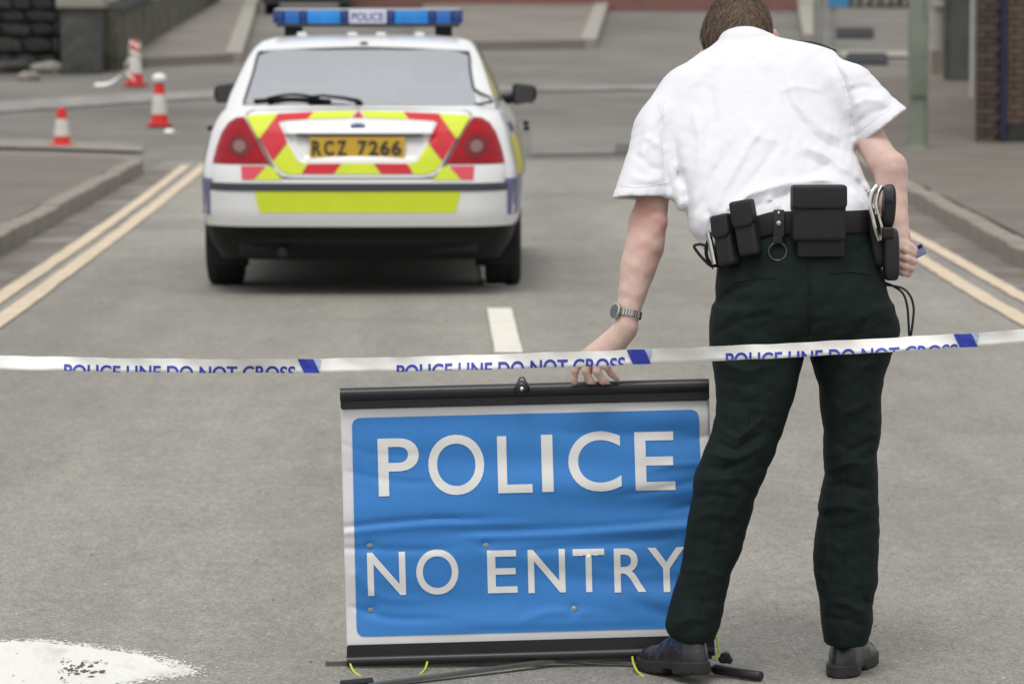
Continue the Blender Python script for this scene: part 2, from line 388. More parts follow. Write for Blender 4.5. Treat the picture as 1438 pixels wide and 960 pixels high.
# raised forecourts beyond the junction, each with its kerb
def forecourt(poly_px, m, edge_px, dark_px):
    P = [on(x, y) for x, y in poly_px]
    bm = bmesh.new(); top = [bm.verts.new((p.x, p.y, p.z+.13)) for p in P]; bot = [bm.verts.new((p.x, p.y, p.z-.05)) for p in P]
    bm.faces.new(top)
    for i in range(len(P)): j = (i+1) % len(P); bm.faces.new((top[i], bot[i], bot[j], top[j]))
    o = struct(bmo('forecourt', bm, m))
    for (a, b) in edge_px:
        A = on(*a); B = on(*b); n = max(1, int((B-A).length/.9)); 
        bm = bmesh.new(); bx(bm, (-.13, 0, -.08), (.13, (B-A).length/n-.02, .155), .012)
        me = bpy.data.meshes.new('kerb_stone'); bm.to_mesh(me); bm.free(); me.materials.append(M['kerb_pale'])
        for k in range(n):
            p = A+(B-A)*(k/n); s = bpy.data.objects.new('kerb_stone', me); COL.objects.link(s); s.parent = o
            s.location = p; d = (B-A); s.rotation_euler = (math.atan2(d.z, Vector((d.x, d.y)).length), 0, math.atan2(d.y, d.x)-math.pi/2)
    return o
forecourt([(150, 98), (328, 88), (358, 0), (362, -12), (175, -12), (120, 60)], M['paving_pale'], [((328, 88), (360, -8))], None)
forecourt([(575, 72), (822, 68), (846, 8), (846, 2), (600, 2)], M['paving_pale'], [((826, 68), (848, 6))], None)
forecourt([(1128, 60), (1142, 60), (1142, 2), (1118, 2)], M['kerb_pale'], [], None)

# ================================================================== BACKGROUND THINGS
# red brick wall at the end of the road
M['red_brick'] = mat('red_brick', (.22, .10, .085), .9, noise=[(8, .2, (1, 1, 5)), (1, .1)], bump=(30, .4, .01))
M['mortar'] = mat('mortar', (.22, .19, .165), .95, noise=(30, .15))
def brick_wall(o, x0, x1, z0, z1, y, bricks, mb, bl=.215, bh=.065, j=.01):
    bm = bmesh.new(); bx(bm, (0, -.012, 0), (bl, .06, bh), .004, seg=1); me = bpy.data.meshes.new('brick'); bm.to_mesh(me); bm.free(); me.materials.append(mb[0])
    mes = [me]
    for q in mb[1:]: m2 = me.copy(); m2.materials.clear(); m2.materials.append(q); mes.append(m2)
    L = root_loc(o); r = 0; z = z0
    while z < z1-.02:
        x = x0-(bl+j)/2*(r % 2)
        while x < x1-.01:
            a = max(x, x0); b = min(x+bl, x1)
            if b-a > .03:
                s = bpy.data.objects.new('brick', random.choice(mes)); COL.objects.link(s); s.parent = o
                s.location = Vector((a, y+random.uniform(-.003, .003), z))-L; s.scale = ((b-a)/bl, 1, 1)
            x += bl+j
        z += bh+j; r += 1
A = on(500, 6); Bw = on(1118, 18)
wy = 82.0; wz = gz(wy)
wl = thing('brick_wall', 'red brick wall closing off the far end of the road', 'wall', (2.5, wy, wz-.1))
bm = bmesh.new(); bx(bm, (-1.7, wy, wz-.2), (7.2, wy+.25, wz+2.0)); bmo('wall_face', bm, brick_mat('red_brick_courses', (.24, .105, .085), (.19, .09, .075), (.22, .17, .14)), wl)
bm = bmesh.new(); bx(bm, (-1.75, wy-.03, wz+2.0), (7.25, wy+.28, wz+2.1), .01); bmo('coping', bm, M['kerb'], wl)
# dark boundary wall far left: rubble stones, beside a stone gatepost
M['dark_stone'] = mat('dark_stone', (.030, .030, .029), .9, noise=[(4, .4), (20, .2)], bump=(15, .6, .02))
M['dark_stone_b'] = mat('dark_stone_b', (.042, .041, .038), .9, noise=[(4, .4), (20, .2)], bump=(15, .6, .02))
M['grey_stone'] = mat('grey_stone', (.085, .085, .078), .9, noise=[(3, .3), (20, .2)], dark=[(2, (.05, .052, .048), .45, .6)], bump=(15, .5, .02))
YW = 60.5
dw = thing('stone_wall', 'blackened rubble stone wall at the far left of the street', 'wall', at(-100, 100, YW)*1.0)
def at2(px, py, Y): return at(px, py, Y)
a = at2(-300, 100, YW); b = at2(84, -60, YW)
bm = bmesh.new(); bx(bm, (a.x, YW+.12, gz(YW)-.1), (b.x, YW+.5, b.z)); bmo('wall_core', bm, M['dark_stone'], dw)
stones = []
for k in range(3):
    bm = bmesh.new(); bmesh.ops.create_icosphere(bm, subdivisions=1, radius=.5)
    for v in bm.verts:
        v.co = Vector((max(-.46, min(.46, v.co.x*1.35+random.uniform(-.05, .05))), max(-.3, min(.3, v.co.y*1.2)), max(-.44, min(.44, v.co.z*1.35+random.uniform(-.05, .05)))))
    me = bpy.data.meshes.new('stone'); bm.to_mesh(me); bm.free(); me.materials.append([M['dark_stone'], M['dark_stone_b'], M['dark_stone']][k]); stones.append(me)
z = gz(YW)+.02; rown = 0
while z < b.z:
    hgt = random.uniform(.16, .24); x = a.x+1.8
    while x < b.x-.1:
        wd = random.uniform(.22, .48); wd = min(wd, b.x-x)
        s = bpy.data.objects.new('stone', random.choice(stones)); COL.objects.link(s); s.parent = dw
        s.location = Vector((x+wd/2, YW+.06+random.uniform(-.03, .03), z+hgt/2))-root_loc(dw); s.scale = (wd*1.04, .22, hgt*1.08)
        s.rotation_euler = (0, random.uniform(-.06, .06), 0); x += wd+.012
    z += hgt+.012
gp = thing('gatepost', 'broad grey stone gatepost with pale cap beside the blackened wall', 'gatepost', at(113, 92, 60.0))
a = at(86, 92, 60); b = at(141, 12, 60)
bm = bmesh.new(); bx(bm, (a.x, 59.95, gz(60)-.1), (b.x, 60.6, b.z), .02); autosmooth(bmo('shaft', bm, M['grey_stone'], gp))
bm = bmesh.new(); bx(bm, (a.x-.06, 59.88, b.z), (b.x+.06, 60.66, b.z+.2), .03); autosmooth(bmo('cap', bm, M['kerb_pale'], gp))
# low side wall running back from the gatepost
a = at(142, 70, 61); b = at(176, 0, 66)
sw = thing('side_wall', 'low mossy stone wall running back from the gatepost to the forecourt', 'wall', (a.x, 61, gz(61)))
M['moss'] = mat('mossy_stone', (.12, .115, .085), .95, noise=[(4, .4), (14, .3)], dark=[(2.2, (.06, .07, .035), .5, .62)], bump=(20, .6, .02))
bm = bmesh.new(); vs = bx(bm, (a.x, 60.7, 0), (a.x+.28, 84, 1))
for v in vs: v.co.x += (v.co.y-60.7)*.012; v.co.z = gz(v.co.y)-.1+v.co.z*(.95-(v.co.y-60.7)*.01)
bmo('wall_run', bm, M['moss'], sw)
for i in range(7):
    y = 60.72+i*.9; x = a.x+(y-60.7)*.012
    bm = bmesh.new(); bx(bm, (x-.04, y, gz(y)+.85), (x+.33, y+.86, gz(y)+.93), .02); bmo('coping_stone', bm, M['grey_stone'], sw)
# weeds and rubble at the foot of the wall
M['weed'] = mat('weed', (.07, .09, .035), .8, noise=(20, .4))
def tuft(bm, c, n, h, sp):
    for _ in range(n):
        a = random.uniform(0, 6.28); r = sp*math.sqrt(random.random()); p = c+Vector((math.cos(a)*r*1.6, math.sin(a)*r, 0)); hh = h*random.uniform(.4, 1); q = random.uniform(0, 6.28); wq = .012
        d = Vector((math.cos(q)*wq, math.sin(q)*wq, 0)); t = p+Vector((random.uniform(-.5, .5)*hh*.6, random.uniform(-.5, .5)*hh*.6, hh))
        bm.faces.new([bm.verts.new(v) for v in (p-d, p+d, t)])
bm = bmesh.new()
for px in range(-10, 175, 7): 
    c = on(px, 104-(px/40 if px > 80 else 0)); c.y += .5; c.z = gz(c.y); tuft(bm, c, 45, .22 if px > 75 else .1, .22)
bmo('weeds', bm, M['weed'], fix=False, kind='stuff')
for (px, py, s, lab, m) in ((70, 102, .20, 'large pale block of rubble lying before the dark wall', M['kerb_pale']), (40, 112, .12, 'small grey stone lying left of the pale rubble block', M['kerb'])):
    c = on(px, py); bm = bmesh.new(); bmesh.ops.create_icosphere(bm, subdivisions=2, radius=s)
    for v in bm.verts: v.co = Vector((v.co.x*1.5, v.co.y*.9, max(-.03, v.co.z*.65)))+v.co.normalized()*random.uniform(-.02, .02); v.co += c+Vector((0, 0, .03))
    tag(bmo('rubble', bm, m), lab, 'stone')
a = on(-60, 110); b = on(62, 99)
bm = bmesh.new(); tube(bm, [a+Vector((0, 0, .09)), (a+b)/2+Vector((0, 0, .1)), b+Vector((0, 0, .08))], .09, 6); tag(bmo('kerb_edging', bm, M['grey_stone']), 'long low grey edging stone lying along the foot of the dark wall', 'edging')
# parked car seen only by its dark underside at the far top
M['tyre'] = mat('tyre_rubber', (.018, .018, .018), .85, noise=(40, .2))
M['blackpl'] = mat('black_plastic', (.008, .008, .008), .55, spec=.25, bump=(200, .2, .001))
M['dark_paint'] = mat('dark_car_paint', (.02, .022, .025), .3, coat=.6)
M['glass_dark'] = mat('car_glass', (.02, .022, .024), .06, spec=.8)
YP = 80.0; zc = gz(YP)
a = at(368, 20, YP); b = at(490, 20, YP)
pc = thing('parked_car', 'dark parked car at the top of the road above the blue light bar', 'car', ((a.x+b.x)/2, YP, zc))
hw = (b.x-a.x)/2
prof = [(0, .22), (.0, .55), (.05, .85), (.35, .95), (.7, 1.4), (1.9, 1.45), (2.7, .98), (3.8, .85), (3.95, .55), (3.95, .22)]
bm = bmesh.new(); L_ = []
for s, ww in ((-1, 1), (-1, .88), (1, .88), (1, 1)): pass
for sx in (-1, -.8, .8, 1):
    L_.append([bm.verts.new((sx*hw*(1 if z < 1 else .86), v, z*(1 if abs(sx) < .9 else .96))) for v, z in prof])
for A_, B_ in zip(L_, L_[1:]):
    for i in range(len(prof)-1): bm.faces.new((A_[i], B_[i], B_[i+1], A_[i+1]))
bm.faces.new(L_[0]); bm.faces.new(L_[-1][::-1]); bm.faces.new([L_[i][0] for i in (0, 1, 2, 3)]+[L_[i][-1] for i in (3, 2, 1, 0)])
autosmooth(bmo('body', bm, M['dark_paint'], pc, local=True), 30)
bm = bmesh.new(); bx(bm, (-hw*.7, .42, 1.0), (hw*.7, .5, 1.3), .02, mat=Matrix.Translation((0, -.06, 0))); bmo('rear_window', bm, M['glass_dark'], pc, local=True)
bm = bmesh.new(); bx(bm, (-hw*.95, -.08, .3), (hw*.95, .1, .52), .04); autosmooth(bmo('bumper', bm, M['blackpl'], pc, local=True))
for sx in (-1, 1):
    for y in (.8, 3.2):
        bm = bmesh.new(); lathe(bm, [(.2, -.09), (.31, -.09), (.32, 0), (.31, .09), (.2, .09)], 20, Matrix.Translation((sx*(hw-.12), y, .31)) @ Matrix.Rotation(math.pi/2, 4, 'Y')); autosmooth(bmo('wheel', bm, M['tyre'], pc, local=True))
    bm = bmesh.new(); bx(bm, (sx*hw*.8-.1, -.03, .68), (sx*hw*.8+.1, .1, .84), .02); bmo('tail_light', bm, M.setdefault('red_lamp', mat('red_lamp', (.35, .01, .015), .15, coat=.5)), pc, local=True)

# traffic cones
M['cone_red'] = mat('cone_red', (.62, .03, .025), .55, noise=(6, .12), dark=(9, (.3, .05, .04), .66, .8))
M['cone_white'] = mat('cone_white', (.62, .60, .55), .5, noise=(6, .1), dark=(7, (.4, .37, .32), .6, .8))
M['tape_white'] = mat('tape_plastic', (.80, .80, .76), .4, noise=(6, .03))
M['tape_blue'] = mat('tape_blue', (.035, .055, .42), .45, noise=(60, .15))
def cone(px, py, h, rb, rt, label, cap=False, wrap=False):
    c = on(px, py); t = thing('traffic_cone', label, 'traffic cone', c, random.uniform(-.3, .3), 'traffic cones at the side street')
    if cap is not False or True:
        bm = bmesh.new(); bx(bm, (-rb*1.25, -rb*1.25, 0), (rb*1.25, rb*1.25, .035), .012); autosmooth(bmo('base', bm, M['cone_red'], t, local=True))
    zs = [.03, .27, .72, 1.0]
    for i, (n, m) in enumerate((('lower_band', 'cone_red'), ('sleeve', 'cone_white'), ('tip', 'cone_red'))):
        z0, z1 = zs[i]*h, zs[i+1]*h; r = lambda z: rb+(rt-rb)*z/h+(.004 if i == 1 else 0)
        bm = bmesh.new(); prof = [(r(z0), z0), (r(z1), z1)]
        if i == 2: prof += [(rt*.8, z1+.004)]
        lathe(bm, prof, 20); autosmooth(bmo(n, bm, M[m], t, local=True), 50)
    return t, c
cone(87, 207, .42, .095, .05, 'short traffic cone standing alone on the pavement edge at the left')
t, c = cone(224, 178, .52, .105, .055, 'traffic cone with a white cap on its tip, nearest to the police car')
bm = bmesh.new(); lathe(bm, [(.01, .50), (.065, .51), (.085, .55), (.075, .60), (.03, .62)], 16)
autosmooth(bmo('cap', bm, M['tape_white'], t, local=True), 60)
t, c = cone(190, 122, .62, .115, .05, 'traffic cone wrapped in loose white tape near the stone gatepost')
bm = bmesh.new(); random.seed(5)
for k in range(3):
    P = []; ph = random.uniform(0, 6)
    for i in range(14):
        a = ph+i*.55; zz = .62-.028*i*random.uniform(.8, 1.1) if k < 2 else .6-.05*i; r = .062+.028*random.random()+(.06*i/14 if k >= 2 else 0)
        P.append(Vector((math.cos(a)*r-(.10*i/14 if k >= 2 else 0), math.sin(a)*r-.02, max(.01, zz))))
    P = smooth_line(P, 3)
    for i in range(len(P)-1):
        d = Vector((0, .004, .018)); bm.faces.new([bm.verts.new(v) for v in (P[i]-d, P[i+1]-d, P[i+1]+d, P[i]+d)])
P = smooth_line([(-.55, -.1, .02), (-.35, -.05, .04), (-.16, 0, .2), (-.06, -.06, .55)], 6)
for i in range(len(P)-1):
    d = Vector((.01, .03, .02)); bm.faces.new([bm.verts.new(v) for v in (P[i]-d, P[i+1]-d, P[i+1]+d, P[i]+d)])
tape_loose = bmo('loose_tape', bm, M['tape_white'], fix=False); tape_loose.location = c
tag(tape_loose, 'tangle of loose white tape caught on the farthest left cone', 'tape')
c = on(238, 190); bm = bmesh.new(); bmesh.ops.create_icosphere(bm, subdivisions=2, radius=.055)
for v in bm.verts: v.co = Vector((v.co.x*1.2, v.co.y, max(-.02, v.co.z*.8)))*random.uniform(.85, 1.15)+c+Vector((0, 0, .03))
tag(bmo('crumpled_paper', bm, M['tape_white']), 'crumpled white scrap lying on the road by the capped cone', 'litter')

# green lamp column on the right pavement
M['col_green'] = mat('column_paint', (.165, .19, .145), .5, noise=[(3, .12), (20, .06)], dark=(5, (.12, .15, .10), .62, .8))
YL = 43.3; b = at(1288, 206, YL); lc = thing('lamp_column', 'pale green steel lamp column standing on the right pavement', 'lamp column', (b.x, YL, .125))
bm = bmesh.new(); lathe(bm, [(.125, 0), (.115, .02), (.108, .05), (.108, 1.38), (.09, 1.46), (.085, 7.2), (.05, 7.5)], 24); autosmooth(bmo('column', bm, M['col_green'], lc, local=True))
bm = bmesh.new(); bx(bm, (-.085, -.135, .55), (.085, -.06, 1.30), .008); autosmooth(bmo('access_door', bm, M['col_green'], lc, local=True))
bm = bmesh.new(); lathe(bm, [(.008, 0), (.008, .012)], 8, Matrix.Translation((.05, -.134, .95)) @ Matrix.Rotation(math.pi/2, 4, 'X')); bmo('lock', bm, M['blackpl'], lc, local=True)
bm = bmesh.new(); tube(bm, smooth_line([(0, 0, 7.3), (-.1, 0, 7.7), (-.6, 0, 7.95), (-1.4, 0, 8.0)], 5), .04, 10); autosmooth(bmo('bracket', bm, M['col_green'], lc, local=True))
bm = bmesh.new(); bx(bm, (-2.0, -.12, 7.93), (-1.35, .12, 8.05), .03); autosmooth(bmo('lantern', bm, M['grey_stone'], lc, local=True))

# brick building at the right edge with a blue downpipe
M['brick_dk'] = [mat('brown_brick', (.085, .060, .045), .9, noise=[(12, .3)], bump=(40, .4, .004)), mat('brown_brick_b', (.065, .05, .04), .9, noise=[(12, .3)], bump=(40, .4, .004)), mat('brown_brick_c', (.09, .064, .05), .9, noise=[(12, .3)], bump=(40, .4, .004))]
M['brick_rd'] = [mat('russet_brick', (.115, .078, .058), .9, noise=[(12, .25)], bump=(40, .4, .004)), mat('russet_brick_b', (.10, .07, .054), .9, noise=[(12, .25)], bump=(40, .4, .004))]
M['mortar_dk'] = mat('dark_mortar', (.075, .06, .048), .95, noise=(30, .2))
M['pipe_blue'] = mat('pipe_blue', (.018, .020, .065), .4, noise=(8, .15))
YB = 44.6; a = at(1370, 208, YB); b = at(1403, 208, YB); c = at(1412, 208, YB); z0 = .125+gz(YB)
bb = thing('brick_building', 'brown brick building corner at the right edge of the street', 'building', (a.x, YB, z0))
bm = bmesh.new(); vs = bx(bm, (a.x+.01, YB+.02, z0-.2), (a.x+12, YB+8, z0+6))
for v in vs:
    if v.co.y > YB+4 and v.co.x < a.x+1: v.co.x += 1.6
bmo('wall', bm, brick_mat('brick_courses', (.10, .07, .054), (.075, .056, .045), (.075, .062, .05)), bb)
brick_wall(bb, a.x, b.x, z0, z0+2.1, YB, 0, M['brick_dk'])
bm = bmesh.new(); tube(bm, [((b.x+c.x)/2, YB-.05, z0+.02), ((b.x+c.x)/2, YB-.05, z0+5.5)], (c.x-b.x)/2*.95, 14); autosmooth(bmo('downpipe', bm, M['pipe_blue'], bb))
for zz in (.9, 2.6, 4.3):
    bm = bmesh.new(); tube(bm, [((b.x+c.x)/2, YB-.05, z0+zz), ((b.x+c.x)/2, YB-.05, z0+zz+.05)], (c.x-b.x)/2*1.25, 14); autosmooth(bmo('pipe_bracket', bm, M['pipe_blue'], bb))
brick_wall(bb, c.x-.02, c.x+1.35, z0+.2, z0+2.1, YB-.0, 0, M['brick_rd'])
bm = bmesh.new(); bx(bm, (c.x-.02, YB-.02, z0-.1), (c.x+1.5, YB+.05, z0+.19), .01); bmo('plinth', bm, M['dark_stone'], bb)
# white downpipe and grey door of the next house
M['pvc'] = mat('white_pipe', (.45, .44, .42), .4, noise=(5, .1))
M['grey_door'] = mat('grey_door', (.10, .105, .10), .6, noise=[(2, .15, (1, 1, .4)), (20, .05)], dark=(2.2, (.06, .06, .055), .5, .7))
M['render_wall'] = mat('pale_render', (.27, .24, .20), .9, noise=[(2, .15), (12, .1)])
YC = 52.5; a = at(1366, 152, YC); zc = gz(YC)+.12
bm = bmesh.new(); tube(bm, [(a.x, YC, zc), (a.x, YC, zc+4.5)], .042, 12); tag(autosmooth(bmo('drainpipe', bm, M['pvc'])), 'white plastic drainpipe between the grey door and the brick corner', 'pipe')
YC = 56.0; a = at(1333, 128, YC); b = at(1362, 128, YC); zc = gz(YC)+.12
dr = thing('outbuilding', 'small grey outbuilding with a grey door behind the white drainpipe', 'building', (a.x, YC, zc))
bm = bmesh.new(); vs = bx(bm, (b.x, YC, zc-.2), (b.x+4, YC+4, zc+3.2))
for v in vs:
    if v.co.y > YC+2 and v.co.x < b.x+1: v.co.x += 1.2
bmo('wall', bm, M['render_wall'], dr)
bm = bmesh.new(); bx(bm, (a.x, YC-.05, zc+.01), (b.x, YC, zc+2.3), .006); bmo('door', bm, M['grey_door'], dr)
bm = bmesh.new(); bx(bm, (a.x-.05, YC+.003, zc-.2), (b.x-.002, YC+.3, zc+3.2)); bmo('door_recess', bm, M['grey_stone'], dr)
# pale gatepost
YC = 57.5; a = at(1306, 112, YC); b = at(1332, 112, YC); zc = gz(YC)+.05
gp2 = thing('pale_post', 'pale stone post with a ringed top left of the grey door', 'gatepost', ((a.x+b.x)/2, YC, zc)); rr = (b.x-a.x)/2
bm = bmesh.new(); bx(bm, (-rr, -rr, -.05), (rr, rr, .42), .02); bmo('plinth', bm, M['render_wall'], gp2, local=True)
bm = bmesh.new(); lathe(bm, [(rr*.75, .42), (rr*.6, .5), (rr*.6, .98), (rr*.85, 1.0), (rr*.85, 1.05), (rr*.6, 1.08), (rr*.6, 1.7)], 18); autosmooth(bmo('shaft', bm, M['kerb_pale'], gp2, local=True))
# kerb across the end of the right pavement, dark rubber ramps beyond it
k = kerb('kerb', [(5.1, 57.1), (7.3, 57.0)], M['kerb_pale'], L=.7)
for (x0, x1, y0, y1, lab) in ((1170, 1227, 43, 55, 'farther of two dark rubber speed ramps beyond the lamp column'), (1188, 1247, 79, 92, 'nearer of two dark rubber speed ramps beyond the lamp column')):
    A1 = on(x0, y1); A2 = on(x1, y1); A3 = on(x1, y0); A4 = on(x0, y0); bm = bmesh.new()
    lo = [bm.verts.new(v) for v in (A1, A2, A3, A4)]; ce = (A1+A2+A3+A4)/4
    hi = [bm.verts.new(ce+(v-ce)*.88+Vector((0, 0, .05))) for v in (A1, A2, A3, A4)]
    bm.faces.new(hi)
    for i in range(4): bm.faces.new((lo[i], lo[(i+1) % 4], hi[(i+1) % 4], hi[i]))
    tag(bmo('speed_ramp', bm, M['blackpl']), lab, 'ramp', 'dark rubber ramps on the far road')
band('pale_paving', [(1180, 72), (1275, 72)], [(1180, 80), (1275, 80)], M['kerb_pale'], .02)
# sign on twin grey poles, upper right
YS = 68.0; zs = gz(YS); M['galv'] = mat('galvanised', (.30, .31, .30), .45, .4, noise=(6, .12)); M['sign_blue'] = mat('sign_blue', (.05, .22, .42), .5, noise=(5, .1))
a = at(1151, 60, YS); b = at(1170, 60, YS)
sg = thing('street_sign', 'blue street sign on two grey poles behind the right shoulder of the officer', 'sign', ((a.x+b.x)/2, YS, zs))
for p in (a, b):
    bm = bmesh.new(); tube(bm, [(p.x, YS, zs-.05), (p.x, YS, zs+2.4)], .045, 12); autosmooth(bmo('pole', bm, M['galv'], sg))
bm = bmesh.new(); bx(bm, (b.x-.1, YS-.07, at(0, 10, YS).z), (b.x+.24, YS-.05, zs+2.3), .004); bmo('plate', bm, M['sign_blue'], sg)
# hedge at the top right and the houses' ground floor far behind, closing the view
M['leaf'] = mat('leaf', (.035, .045, .022), .7, noise=(3, .5))
YH = 84.0; bm = bmesh.new(); bm2 = bmesh.new(); a = at(1186, 10, YH).x; b = at(1300, 10, YH).x
for _ in range(2600):
    x = random.uniform(a, b); top = 1.5+.25*math.sin(x*3)+.15*math.sin(x*7.3); z = gz(YH)+random.random()**.7*top; y = YH+random.uniform(-.5, .5); p = Vector((x, y, z)); s = random.uniform(.03, .07)
    u = Vector((random.gauss(0, 1), random.gauss(0, 1), random.gauss(0, 1))).normalized(); v = u.orthogonal().normalized()
    bm.faces.new([bm.verts.new(q) for q in (p-u*s, p-v*s*.5, p+u*s, p+v*s*.5)])
for i in range(8):
    x = a+(b-a)*(i+.5)/8; tube(bm2, [(x, YH, gz(YH)-.05), (x+.05, YH, gz(YH)+.6), (x-.05, YH, gz(YH)+1.2)], [.035, .025, .012], 6)
hd = thing('hedge', 'dark hedge at the top right beyond the rubber ramps', 'hedge', ((a+b)/2, YH, gz(YH))); bmo('foliage', bm, M['leaf'], hd, fix=False); bmo('stems', bm2, M['moss'], hd)
M['far_render'] = mat('far_render', (.10, .095, .088), .9, noise=[(1, .3), (6, .2)])
def house(name, x0, x1, Y, h, label, m, wins):
    t = thing(name, label, 'building', ((x0+x1)/2, Y, gz(Y)))
    bm = bmesh.new(); bx(bm, (x0, Y, gz(Y)-.3), (x1, Y+7, gz(Y)+h)); bmo('wall', bm, m, t)
    bm = bmesh.new(); vs = [bm.verts.new(v) for v in ((x0-.2, Y-.3, gz(Y)+h), (x1+.2, Y-.3, gz(Y)+h), (x1+.2, Y+7.3, gz(Y)+h), (x0-.2, Y+7.3, gz(Y)+h), (x0-.2, Y+3.5, gz(Y)+h+2.4), (x1+.2, Y+3.5, gz(Y)+h+2.4))]
    for f in ((0, 1, 5, 4), (2, 3, 4, 5), (0, 4, 3), (1, 2, 5), (0, 3, 2, 1)): bm.faces.new([vs[i] for i in f])
    bmo('roof', bm, M['dark_stone_b'], t)
    for wx in wins:
        for wz in (1.0, 3.7):
            bm = bmesh.new(); bx(bm, (wx-.5, Y-.03, gz(Y)+wz), (wx+.5, Y+.02, gz(Y)+wz+1.3)); f = bmo('window', bm, M['pvc'], t)
            bm = bmesh.new(); bx(bm, (wx-.43, Y-.04, gz(Y)+wz+.07), (wx+.43, Y-.031, gz(Y)+wz+1.23)); bmo('pane', bm, M['glass_dark'], f)
    return t
house('house', -14, -1.4, 92, 5.5, 'plain rendered house behind the parked dark car', M['far_render'], (-11, -8, -5, -3))
house('house', 7.0, 22, 92, 5.5, 'plain rendered house behind the hedge at the top right', M['far_render'], (9, 12, 15, 18))
house('house', -1.2, 6.8, 93, 5.8, 'rendered house rising behind the red brick wall', M['grey_stone'], (0.5, 3, 5.3))
# ================================================================== POLICE CAR (local: u across, v forward from the rear bumper, z up)
M['white_car'] = mat('white_car', (.73, .73, .72), .28, coat=.5, noise=[(1.5, .03)], dark=(3, (.62, .60, .56), .62, .85))
M['fluo_yellow'] = mat('fluo_yellow', (.60, .70, .025), .5, noise=(12, .04))
M['dull_yellow'] = mat('dull_yellow', (.60, .55, .10), .4, noise=(6, .06))
M['fluo_red'] = mat('fluo_red', (.55, .014, .025), .5, noise=(12, .06))
M['pink_red'] = mat('pink_red', (.66, .07, .10), .45)
M['side_blue'] = mat('side_blue', (.10, .10, .24), .35, coat=.3)
M['lamp_red'] = mat('lamp_red', (.30, .004, .012), .4, coat=0, noise=[(7, .2, (1, 1, 3))], spec=.25)
M['lamp_dark'] = mat('lamp_dark', (.16, .003, .009), .4)
M['lamp_clear'] = mat('lamp_clear', (.22, .13, .12), .35)
M['plate_yel'] = mat('plate_yellow', (.58, .36, .035), .45, noise=(10, .04))
M['plate_blk'] = mat('plate_black', (.05, .04, .03), .5)
M['strip_grey'] = mat('rub_strip', (.04, .045, .055), .45)
M['under'] = mat('underbody', (.010, .010, .010), .85, noise=(10, .4))
M['lens_blue'] = mat('lens_blue', (.012, .22, .62), .15, coat=.6, noise=(9, .15))
M['lens_navy'] = mat('lens_navy', (.01, .035, .16), .15, coat=.6)
M['lens_mid'] = mat('lens_mid', (.012, .13, .42), .15, coat=.6)
M['lilac'] = mat('pale_panel', (.58, .58, .70), .4)  # even pale lilac of the light bar's centre panel
M['chrome'] = mat('chrome', (.6, .6, .6), .15, 1)
M['rim'] = mat('alloy', (.4, .4, .4), .3, .9)
M['seat'] = mat('seat_cloth', (.05, .05, .055), .9)
def mk_glass():
    m = bpy.data.materials.new('window_glass'); m.use_nodes = True; n = m.node_tree.nodes; L = m.node_tree.links; out = n['Material Output']
    n.remove(n['Principled BSDF'])
    tr = n.new('ShaderNodeBsdfTransparent'); tr.inputs[0].default_value = (.34, .36, .36, 1)
    gl = n.new('ShaderNodeBsdfGlossy'); gl.inputs['Color'].default_value = (.88, .90, .92, 1); gl.inputs['Roughness'].default_value = .06
    fr = n.new('ShaderNodeFresnel'); fr.inputs['IOR'].default_value = 12.0; mx = n.new('ShaderNodeMixShader')
    tc = n.new('ShaderNodeTexCoord'); nz = n.new('ShaderNodeTexNoise'); nz.inputs['Scale'].default_value = 3; L.new(tc.outputs['Object'], nz.inputs['Vector'])
    bp = n.new('ShaderNodeBump'); bp.inputs['Strength'].default_value = .5; bp.inputs['Distance'].default_value = .03; L.new(nz.outputs['Fac'], bp.inputs['Height']); L.new(bp.outputs[0], gl.inputs['Normal'])
    L.new(fr.outputs[0], mx.inputs[0]); L.new(tr.outputs[0], mx.inputs[1]); L.new(gl.outputs[0], mx.inputs[2]); L.new(mx.outputs[0], out.inputs[0]); return m
M['glass'] = mk_glass()
CX = -0.43; CY = 23.0
car = thing('police_car', 'white police car with red and yellow chevrons on its tail and a blue light bar', 'police car', (CX, CY, 0), -math.radians(1.1))
# z, half width, rear v, front v, corner v-radius
LOW = [(.20, 0.7560, .14, 4.60, .22), (.30, 0.8127, .07, 4.68, .24), (.39, 0.8363, .02, 4.72, .26), (.46, 0.8477, 0, 4.73, .28), (.60, 0.8552, 0, 4.73, .30), (.64, 0.8552, .004, 4.71, .30),
       (.70, 0.8552, .02, 4.68, .30), (.76, 0.8410, .035, 4.62, .30), (.84, 0.8240, .06, 4.40, .30), (.92, 0.8014, .09, 4.05, .30), (.98, 0.7730, .13, 3.75, .30), (1.015, 0.7513, .17, 3.60, .30), (1.035, 0.7229, .22, 3.52, .28), (1.045, 0.6615, .30, 3.45, .25)]
UP = [(1.00, 0.7387, .20, 3.62, .22), (1.05, 0.7271, .29, 3.48, .22), (1.12, 0.7047, .42, 3.28, .2), (1.20, 0.6707, .57, 3.06, .2), (1.28, 0.6367, .74, 2.82, .2), (1.34, 0.6104, .88, 2.64, .2), (1.38, 0.5881, .99, 2.50, .2), (1.41, 0.5589, 1.12, 2.38, .2), (1.432, 0.4957, 1.27, 2.26, .18), (1.443, 0.3694, 1.45, 2.12, .15), (1.447, 0.1944, 1.6, 2.0, .1)]
def interp(T, z):
    z = max(T[0][0], min(T[-1][0], z))
    for a, b in zip(T, T[1:]):
        if z <= b[0]:
            t = (z-a[0])/(b[0]-a[0]); return [a[i]+(b[i]-a[i])*t for i in range(5)]
    return list(T[-1])
RU = .22
def rear_v(T, u, z, crown=.07):
    _, w, r, f, rc = interp(T, z); a = abs(u)/w if w else 0; v = r+crown*a*a
    k = abs(u)-(w-RU)
    if k > 0: q = min(1, k/RU); v += rc*(1-math.sqrt(max(0, 1-q*q)))
    return v
